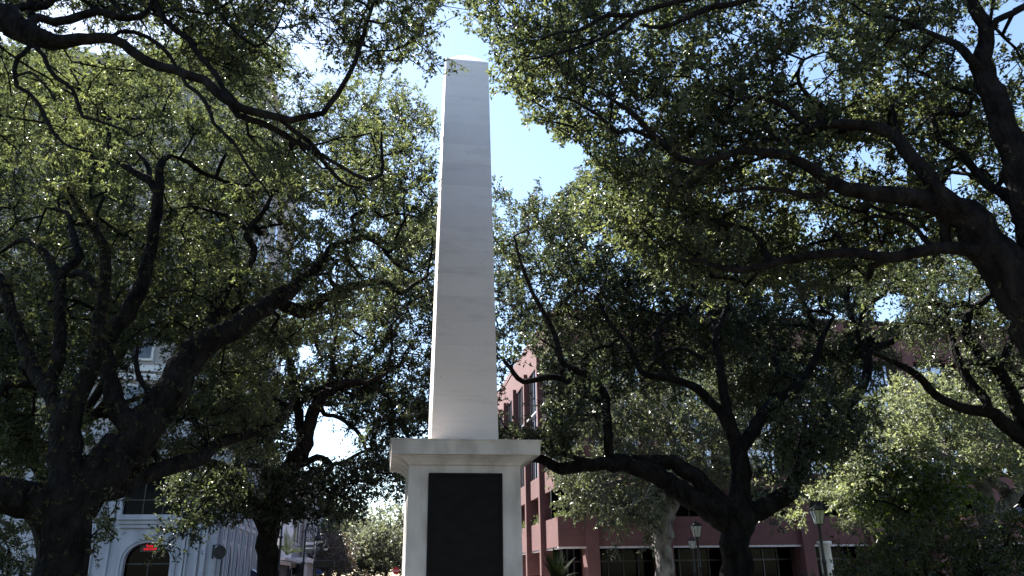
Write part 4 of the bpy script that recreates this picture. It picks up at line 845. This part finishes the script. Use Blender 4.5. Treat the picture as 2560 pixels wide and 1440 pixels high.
def post_profile(z): return [(0.22, 0), (0.22, 0.2), (0.14, 0.35), (0.12, 1.0), (0.075, 1.1), (0.07, z*0.55), (0.12, z*0.555), (0.12, z*0.57), (0.065, z*0.58), (0.055, z)]
p = at(706, 1300, 41); pz = float(p[2]); r = empty('street_lamp', 'plain slender black post with a collar, partly in the leaves by the forked oak trunk', 'street lamp', (float(p[0]), float(p[1]), 0), LG)
MB().lathe(p[0], p[1], post_profile(pz-0.9)+[(0.11, pz-0.86), (0.11, pz-0.80), (0.05, pz-0.77), (0.045, pz)], 12).build('post', M['iron'], r)
MB().lathe(p[0], p[1], [(0.05, pz+0.001), (0.16, pz+0.12), (0.21, pz+0.45), (0.23, pz+0.5), (0.08, pz+0.65), (0.02, pz+0.8)], 10).build('lamp_head', M['iron'], r)
MB().box(p[0]-0.22, p[0]+0.22, p[1]-0.02, p[1]+0.02, pz-1.28, pz-1.25).build('bracket', M['iron'], r)
def scroll_lamp(label, x, ytop, d, sgn=1, R=0.42):
    top = at(x, ytop, d); zt = float(top[2]); px, py = float(top[0]), float(top[1])
    r = empty('scroll_lamp', label, 'street lamp', (px, py, 0), LG); zp = zt - R
    MB().lathe(px, py, post_profile(zp), 12).build('post', M['iron'], r)
    dx = np.array([R0[0], R0[1], 0])*sgn; c = np.array([px, py, zp]) + dx*R
    f = MB(); arc = [c + (-dx*math.cos(a) + ZUP*math.sin(a))*R for a in np.linspace(0, math.pi*1.02, 16)]; f.tube(arc, 0.045, 6)
    f.tube([c + (-dx*math.cos(a) + ZUP*math.sin(a))*(R*0.62*(1-a/14)) - ZUP*0.02 for a in np.linspace(-0.6, 8.5, 34)], 0.03, 5); f.build('scroll_arm', M['iron'], r)
    e = arc[-1]
    MB().lathe(e[0], e[1], [(0.04, e[2]), (0.07, e[2]-0.1), (0.11, e[2]-0.3), (0.22, e[2]-0.45), (0.25, e[2]-0.62), (0.20, e[2]-0.64)][::-1], 12).build('lamp_head', M['iron'], r)
    MB().lathe(e[0], e[1], [(0.19, e[2]-0.641), (0.16, e[2]-0.72), (0.08, e[2]-0.79), (0.01, e[2]-0.81)][::-1], 12).build('lamp_glass', M['lampglass'], r)
    return r
scroll_lamp('black scroll armed lamp on the street corner, its head curling over to the right', 766, 1308, 52)
scroll_lamp('second scroll armed lamp further down the street, behind the striped banner', 791, 1336, 66)
q = at(789, 1345, 66); bn = empty('banner', 'grey street banner with white bands hung from the farther scroll lamp', 'banner', (float(q[0]), float(q[1]), 0))
n = 14; V = []; zt = float(q[2])
for j in range(9):
    for i in range(n+1):
        u = i/n; V.append((q[0]-0.12-u*0.62, q[1]+0.06*math.sin(u*5+j*0.5), zt-0.1-j*0.115-0.10*math.sin(u*3.1)-(0.12*(1-u) if j == 8 else 0)))
Qd = [(j*(n+1)+i, j*(n+1)+i+1, (j+1)*(n+1)+i+1, (j+1)*(n+1)+i) for j in range(8) for i in range(n)]
m, t, b = mat('grey_banner_cloth'); sx = t.nodes.new('ShaderNodeSeparateXYZ'); t.links.new(coords(t), sx.inputs[0])
mr = node(t, 'ShaderNodeMapRange'); t.links.new(sx.outputs[2], mr.inputs[0]); mr.inputs[1].default_value = zt-1.1; mr.inputs[2].default_value = zt
c_ = ramp(t, mr.outputs[0], [(0, (0.12, 0.12, 0.13)), (0.24, (0.12, 0.12, 0.13)), (0.26, (0.8, 0.8, 0.8)), (0.32, (0.8, 0.8, 0.8)), (0.34, (0.12, 0.12, 0.13)), (0.52, (0.12, 0.12, 0.13)), (0.54, (0.8, 0.8, 0.8)), (0.72, (0.8, 0.8, 0.8)), (0.74, (0.14, 0.15, 0.16)), (1, (0.14, 0.15, 0.16))])
t.links.new(c_, b.inputs['Base Color']); b.inputs['Roughness'].default_value = 0.9
cl = raw('cloth', np.array(V)-[q[0], q[1], 0], np.array(Qd), m, bn, True); sm = cl.modifiers.new('thickness', 'SOLIDIFY'); sm.thickness = 0.01
MB().tube([(q[0]+0.02, q[1], zt-0.06), (q[0]-0.78, q[1], zt-0.10)], 0.018, 6).build('banner_arm', M['iron'], bn)

# dark sign board on posts by the kerb
a = at(783, 1400, 30); b_ = at(836, 1419, 30)
sb = empty('street_board', 'blank black sign board on two posts at the kerb by the street', 'sign', (float((a[0]+b_[0])/2), float(a[1]), 0))
MB().box(a[0], b_[0], a[1]-0.04, a[1]+0.04, b_[2], a[2], 0.03).build('panel', M['iron'], sb)
for x in (a[0]+0.12, b_[0]-0.12): MB().box(x-0.03, x+0.03, a[1]-0.03, a[1]+0.03, 0.0, b_[2]-0.002).build('post', M['iron'], sb)
# small dark kiosk by the porch
a = at(724, 1426, 60); kx, ky, kz = map(float, a)
ks = empty('parking_kiosk', 'small dark kiosk with a raised cap on the pavement beyond the plain post', 'kiosk', (kx, ky, 0))
MB().box(kx-0.4, kx+0.4, ky-0.3, ky+0.3, 0.1, kz-0.35, 0.03).build('body', M['iron'], ks)
MB().box(kx-0.15, kx+0.15, ky-0.2, ky+0.2, kz-0.348, kz+0.1, 0.02).build('cap', M['iron'], ks)

# round hanging sign on the corner of the bank
sx0 = WX+0.02; rz = float(atY(549, 1381, WY-0.9)[2]); cx_, cy_ = float(atY(549, 1381, WY-0.9)[0]), WY-0.9
hs = empty('round_sign', 'round dark hanging sign on an iron bracket at the corner of the bank', 'sign', (cx_, cy_, rz))
disc = MB(); rr_ = 0.30
for k in (0,):
    V1 = []
nx = np.array([0.55, -0.835, 0]); tx = np.array([0.835, 0.55, 0])
P0 = np.array([cx_, cy_, rz])
ring = [(math.cos(t_)*rr_*1.0, math.sin(t_)*rr_*1.12) for t_ in np.linspace(0, 2*math.pi, 33)[:-1]]
disc.prism(ring, [], P0+nx*0.05, tx, (0, 0, 1), nx, 0.1); disc.build('disc', plain('dark_sign_paint', (0.03, 0.028, 0.028), 0.5), hs)
rim = MB(); rim.tube([P0+nx*0.06+tx*u_*0.98+ZUP*v_*0.98 for u_, v_ in ring+ring[:1]], 0.022, 6); rim.tube([P0+nx*0.055+tx*u_*0.55+ZUP*v_*0.6 for u_, v_ in ring+ring[:1]], 0.012, 6); rim.build('rim', M['mull'], hs)
br = MB(); wallx = WX-0.11; br.box(wallx-0.04, wallx+0.04, WY-0.20, WY-0.121, rz-0.30, rz+0.42); br.tube([(wallx, WY-0.16, rz+0.38), (cx_, cy_, rz+0.38)], 0.022, 6); br.tube([(cx_, cy_, rz+0.38), (cx_, cy_, rz+0.3)], 0.015, 6)
br.tube([(wallx, WY-0.16, rz-0.22), (cx_-0.25, cy_+0.1, rz-0.1)], 0.015, 6); br.build('bracket', M['iron'], hs)

# red lit sign in the arched doorway
m, t, b = mat('red_neon'); b.inputs['Base Color'].default_value = (0.3, 0.01, 0.01, 1); b.inputs['Emission Color'].default_value = (1.0, 0.02, 0.03, 1); b.inputs['Emission Strength'].default_value = 0.22
nr = empty('neon_sign', 'red lit shop sign hanging at the top of the arched doorway', 'sign', (dc, WY+0.3, 3.3))
def text(body, name, size, x, y, z, m, par):
    cu = bpy.data.curves.new(name, 'FONT'); cu.body = body; cu.size = size; cu.align_x = 'CENTER'; cu.extrude = 0.01
    o = bpy.data.objects.new(name, cu); COL.objects.link(o); cu.materials.append(m)
    dg = bpy.context.evaluated_depsgraph_get(); me = bpy.data.meshes.new_from_object(o.evaluated_get(dg)); bpy.data.objects.remove(o)
    o = bpy.data.objects.new(name, me); COL.objects.link(o); o.parent = par; o.location = (x, y, z); o.rotation_euler = (math.pi/2, 0, 0); return o
text('Suzy', 'lettering', 0.20, -0.02, 0, 0.0, m, nr); text('SUB SHOP', 'lettering', 0.15, 0.02, 0, -0.15, m, nr)
f = MB(); f.box(dc-0.5, dc+0.55, WY+0.36, WY+0.40, 3.06, 3.52); f.build('backing', M['mull'], nr)

# small striped awning on the street side of the bank
ya = float(atX(636, 1425, WX+0.3)[1]); aw = MB()
aw.prism([(0, 2.25), (0.9, 1.75), (0.9, 1.6), (0, 1.6)], [], (WX+0.385, ya-0.7, 0), (1, 0, 0), (0, 0, 1), (0, -1, 0), -1.4)
m, t, b = mat('striped_canvas'); wv = node(t, 'ShaderNodeTexWave', Scale=2.2, bands_direction='Y'); t.links.new(coords(t), wv.inputs['Vector'])
rp = ramp(t, wv.outputs[0], [(0.0, (0.02, 0.02, 0.05)), (0.5, (0.02, 0.02, 0.05)), (0.52, (0.75, 0.75, 0.78)), (1, (0.75, 0.75, 0.78))]); t.links.new(rp, b.inputs['Base Color'])
tag(aw.build('awning', m), 'small navy and white striped awning on the bank side wall by the oak trunk', 'awning')

# frond plant on the porch roof of the grey building, shrubs in the red building's planters
def fronds(name, label, cat, c, n, L, m, w_=0.05, up=1.0, nl=26, group=None):
    r = empty(name, label, cat, c, group); V, Q = [], []; SV, SQ, so = [], [], 0
    for k in range(n):
        az = k*2.399+rng.uniform(-.2, .2); el = math.radians(rng.uniform(15, 80))*up; h_ = np.array([math.cos(az), math.sin(az), 0])
        l_ = L*rng.uniform(0.8, 1.1); ts = np.linspace(0, 1, 9)
        P = np.array([h_*(math.cos(el)*t_*l_) + ZUP*(math.sin(el)*t_*l_ - 0.42*l_*t_**2*math.cos(el)) for t_ in ts])
        v, q_ = sweep(P, np.linspace(0.018, 0.004, 9)*L, 4); SV.append(v); SQ.append(q_+so); so += len(v)
        for i in range(nl):
            t_ = 0.15+0.85*i/nl; j = min(7, int(t_*8)); p_ = P[j]+(P[j+1]-P[j])*(t_*8-j); T_ = P[j+1]-P[j]; T_ = T_/np.linalg.norm(T_)
            for sg in (-1, 1):
                sd_ = np.cross(T_, ZUP)*sg; sd_ /= np.linalg.norm(sd_)+1e-9; d_ = sd_*0.8+T_*0.6+ZUP*0.15; d_ /= np.linalg.norm(d_)
                ll = L*0.17*math.sin(math.pi*min(1, 0.2+t_*0.85))+0.03*L; wd = T_*w_*L*0.5
                b0 = len(V); V += [p_-wd*0.5, p_+d_*ll*0.5-wd*0.4, p_+d_*ll, p_+d_*ll*0.5+wd*0.4]; Q.append([b0, b0+1, b0+2, b0+3])
    raw('stem', np.concatenate(SV), np.concatenate(SQ), m, r, True); raw('fronds', np.array(V), np.array(Q), m, r); return r
M['palm'] = leafmat('palm_frond', [(0.008, 0.012, 0.006), (0.013, 0.019, 0.008)], trans=0.08, gloss=0.15, rough=0.75)
M['palmlight'] = leafmat('light_palm_frond', [(0.16, 0.19, 0.08), (0.24, 0.26, 0.12)], trans=0.3)
c = at(1392, 1462, 30); sg_ = fronds('sago_palm', 'dark sago palm with arching fronds beside the monument pedestal', 'palm', (float(c[0]), float(c[1]), float(max(0.55, c[2]))), 26, 1.35, M['palm'])
MB().lathe(c[0], c[1], [(0.28, 0.0), (0.3, 0.2), (0.24, 0.5), (0.2, float(max(0.55, c[2]))+0.05)], 12).build('trunk', M['bark'], sg_, None)
c = atX(716, 1392, WX+0.6); fronds('frond_plant', 'pale yellow green frond plant on the porch roof of the grey building', 'plant', (float(c[0]), float(c[1]), 3.6), 13, 2.6, M['palmlight'], up=1.1)
M['planter'] = leafmat('planter_leaf', [(0.06, 0.08, 0.045), (0.10, 0.125, 0.07), (0.14, 0.16, 0.09)], trans=0.2)
def planter(label, x0, x1, y0, y1, z, n):
    P = np.stack([rng.uniform(x0, x1, n), rng.uniform(y0, y1, n), np.full(n, z)], 1); D = rng.normal(0, 0.16, (n, 3)); D[:, 2] = np.abs(D[:, 2])+0.16
    D[:, 2] *= (0.5+rng.uniform(size=n)); V = leaves(P, D, 9, 0.11, 0.5)
    c0 = np.array([(x0+x1)/2, (y0+y1)/2, z]); r = empty('balcony_plant', label, 'plant', tuple(c0), 'plants on the red building balcony'); raw('foliage', V-c0, np.arange(len(V)).reshape(-1, 4), M['planter'], r)
for lab, a in (('bushy balcony plant at the corner of the red building', (RX+0.05, RX+1.3, RY+0.05, RY+0.9, 4.98, 90)),
               ('trailing balcony plant in the second sunlit bay of the red building', (RX+0.05, RX+0.5, RY+5.6, RY+9.2, 4.98, 80)),
               ('low balcony plant in the third sunlit bay, nearest the monument', (RX+0.05, RX+0.5, RY+10.8, RY+13.6, 4.98, 60))):
    planter(lab, *a)

# furled flags at the right end of the red building
def flag(label, x, y, d, L):
    p_ = at(x, y, d); o = empty('furled_flag', label, 'flag', tuple(map(float, p_)), 'flags on the red building')
    MB().tube([(p_[0]-0.1, p_[1]+1.8, p_[2]-0.6), (p_[0], p_[1], p_[2]+0.15)], 0.03, 6).build('flag_pole', M['railm'], o)
    th = np.linspace(0, 2*np.pi, 20, endpoint=False); zs = np.linspace(0, 1, 16); V = []
    for k in zs:
        r_ = (0.10+0.16*k)*(1+0.28*np.sin(th*5+k*4)); V.append(np.stack([np.cos(th)*r_, np.sin(th)*r_*0.6, np.full(20, -k*L)], 1))
    V = np.concatenate(V); Q_ = np.array([(i*20+j, i*20+(j+1) % 20, (i+1)*20+(j+1) % 20, (i+1)*20+j) for i in range(15) for j in range(20)])
    raw('cloth', V, Q_, M['flag'], o, True)
m, t, b = mat('flag_cloth'); tc = coords(t); sx = t.nodes.new('ShaderNodeSeparateXYZ'); t.links.new(tc, sx.inputs[0])
wv = node(t, 'ShaderNodeTexWave', Scale=2.6, bands_direction='DIAGONAL'); t.links.new(tc, wv.inputs['Vector'])
rs = ramp(t, wv.outputs[0], [(0.0, (0.42, 0.03, 0.05)), (0.5, (0.42, 0.03, 0.05)), (0.52, (0.7, 0.68, 0.68)), (1, (0.7, 0.68, 0.68))])
gt = node(t, 'ShaderNodeMath', operation='GREATER_THAN'); t.links.new(sx.outputs[2], gt.inputs[0]); gt.inputs[1].default_value = -0.45
mx = node(t, 'ShaderNodeMix', data_type='RGBA'); t.links.new(gt.outputs[0], mx.inputs[0]); t.links.new(rs, mx.inputs[6]); mx.inputs[7].default_value = (0.02, 0.025, 0.12, 1); t.links.new(mx.outputs[2], b.inputs['Base Color'])
M['flag'] = m
flag('red, white and blue flag hanging furled near the pale oak trunk', 2390, 1255, 44, 1.25)
flag('red and white striped flag hanging at the right edge of the red building', 2547, 1268, 44, 1.6)
# pale round pillar behind the right lamp
c = at(2072, 1440, 46); pr_ = MB().lathe(c[0], c[1], [(0.42, 0.1), (0.42, 0.3), (0.33, 0.34), (0.31, 3.0), (0.4, 3.05), (0.4, 3.2)], 18).build('pale_pillar', M['trimb'], None, (float(c[0]), float(c[1]), 0))
tag(pr_, 'pale round stone pillar under the red building balcony', 'pillar')

# traffic at the far end of the street
def car(label, x, d, col, rz=0.0):
    p_ = at(x, 1442, d); r = empty('parked_car', label, 'car', (float(p_[0]), float(p_[1]), 0), 'cars at the far end of the street')
    L = [(-2.2, 0.35), (-2.25, 0.75), (-1.5, 0.95), (-0.9, 1.42), (0.8, 1.46), (1.6, 1.0), (2.2, 0.92), (2.25, 0.4)]
    f = MB(); f.prism(L, [], (float(p_[0])-0.86, float(p_[1]), 0), (0, 1, 0), (0, 0, 1), (-1, 0, 0), -1.72); f.build('body', M[col], r)
    f = MB(); f.prism([(-1.38, 0.97), (-0.88, 1.37), (0.76, 1.40), (1.45, 1.01)], [], (float(p_[0])-0.88, float(p_[1]), 0), (0, 1, 0), (0, 0, 1), (-1, 0, 0), -1.76); f.box(p_[0]-0.7, p_[0]+0.7, p_[1]-1.56, p_[1]-1.45, 1.0, 1.33); f.build('window', M['glassdark'], r)
    for sx_ in (-0.8, 0.8):
        for sy_ in (-1.4, 1.4):
            f = MB(); V_, Q_ = sweep(np.array([[p_[0]+sx_-0.12, p_[1]+sy_, 0.33], [p_[0]+sx_+0.12, p_[1]+sy_, 0.33]]), np.array([0.33, 0.33]), 16)
            vv = [f.bm.verts.new(v) for v in V_]; [f.bm.faces.new([vv[i] for i in q_]) for q_ in Q_]; f.bm.faces.new(vv[:16]); f.bm.faces.new(vv[16:]); f.build('wheel', M['mull'], r)
M['carw'] = plain('white_car_paint', (0.7, 0.7, 0.72), 0.2); M['card'] = plain('dark_car_paint', (0.02, 0.022, 0.03), 0.2)
car('dark car standing at the far end of the street', 902, 92, 'card'); car('white car standing near the red stop sign', 1004, 96, 'carw')
p_ = at(990, 1427, 88); ss = empty('stop_sign', 'small red octagonal sign far down the street beside the pedestal', 'sign', (float(p_[0]), float(p_[1]), 0))
M['stopred'] = plain('sign_red', (0.45, 0.02, 0.03), 0.5)
MB().prism([(0.38*math.cos(a), 0.38*math.sin(a)) for a in np.arange(8)*math.pi/4+math.pi/8], [], (float(p_[0]), float(p_[1])-0.04, float(p_[2])), (1, 0, 0), (0, 0, 1), (0, -1, 0), 0.02).build('plate', M['stopred'], ss)
MB().tube([(p_[0], p_[1], 0), (p_[0], p_[1], float(p_[2])+0.3)], 0.03, 8).build('post', M['railm'], ss)
o = text('STOP', 'lettering', 0.24, 0, -0.065, float(p_[2])-0.085, M['paint'], ss)
# person in a red top far down the street
p_ = at(930, 1443, 84); pe = empty('person', 'person in a red top walking far down the street', 'person', (float(p_[0]), float(p_[1]), 0))
def person_mesh():
    bm_ = bmesh.new(); J = [((0, 0, 0.95), .15), ((0, 0, 1.2), .15), ((0, 0, 1.42), .17), ((0, 0, 1.52), .06), ((0, -.02, 1.66), .10), ((0, -.01, 1.74), .085),
        ((.1, 0, .88), .10), ((.12, -.12, .5), .07), ((.12, -.05, .08), .05), ((.12, -.18, .04), .04), ((-.1, 0, .88), .10), ((-.12, .12, .5), .07), ((-.12, .25, .1), .05), ((-.12, .14, .05), .04),
        ((.2, 0, 1.42), .06), ((.26, .06, 1.15), .045), ((.25, -.04, .92), .035), ((.25, -.07, .82), .035), ((-.2, 0, 1.42), .06), ((-.26, -.06, 1.15), .045), ((-.25, -.16, .95), .035), ((-.25, -.2, .86), .035)]
    E_ = [(0, 1), (1, 2), (2, 3), (3, 4), (4, 5), (0, 6), (6, 7), (7, 8), (8, 9), (0, 10), (10, 11), (11, 12), (12, 13), (2, 14), (14, 15), (15, 16), (16, 17), (2, 18), (18, 19), (19, 20), (20, 21)]
    me = bpy.data.meshes.new('body'); me.from_pydata([j[0] for j in J], E_, []); o = bpy.data.objects.new('body', me); COL.objects.link(o)
    sk = o.modifiers.new('skin', 'SKIN'); o.modifiers.new('sub', 'SUBSURF').levels = 1
    for v, j in zip(me.skin_vertices[0].data, J): v.radius = (j[1], j[1])
    me.skin_vertices[0].data[0].use_root = True
    return o
m, t, b = mat('clothed_figure'); sx = t.nodes.new('ShaderNodeSeparateXYZ'); t.links.new(coords(t), sx.inputs[0])
mr = node(t, 'ShaderNodeMapRange'); t.links.new(sx.outputs[2], mr.inputs[0]); mr.inputs[1].default_value = 0; mr.inputs[2].default_value = 1.8
t.links.new(ramp(t, mr.outputs[0], [(0, (0.05, 0.05, 0.07)), (0.53, (0.05, 0.05, 0.07)), (0.535, (0.5, 0.04, 0.06)), (0.83, (0.5, 0.04, 0.06)), (0.835, (0.4, 0.25, 0.18)), (0.955, (0.4, 0.25, 0.18)), (0.96, (0.04, 0.03, 0.02)), (1, (0.04, 0.03, 0.02))]), b.inputs['Base Color'])
o = person_mesh(); o.data.materials.append(m); o.parent = pe
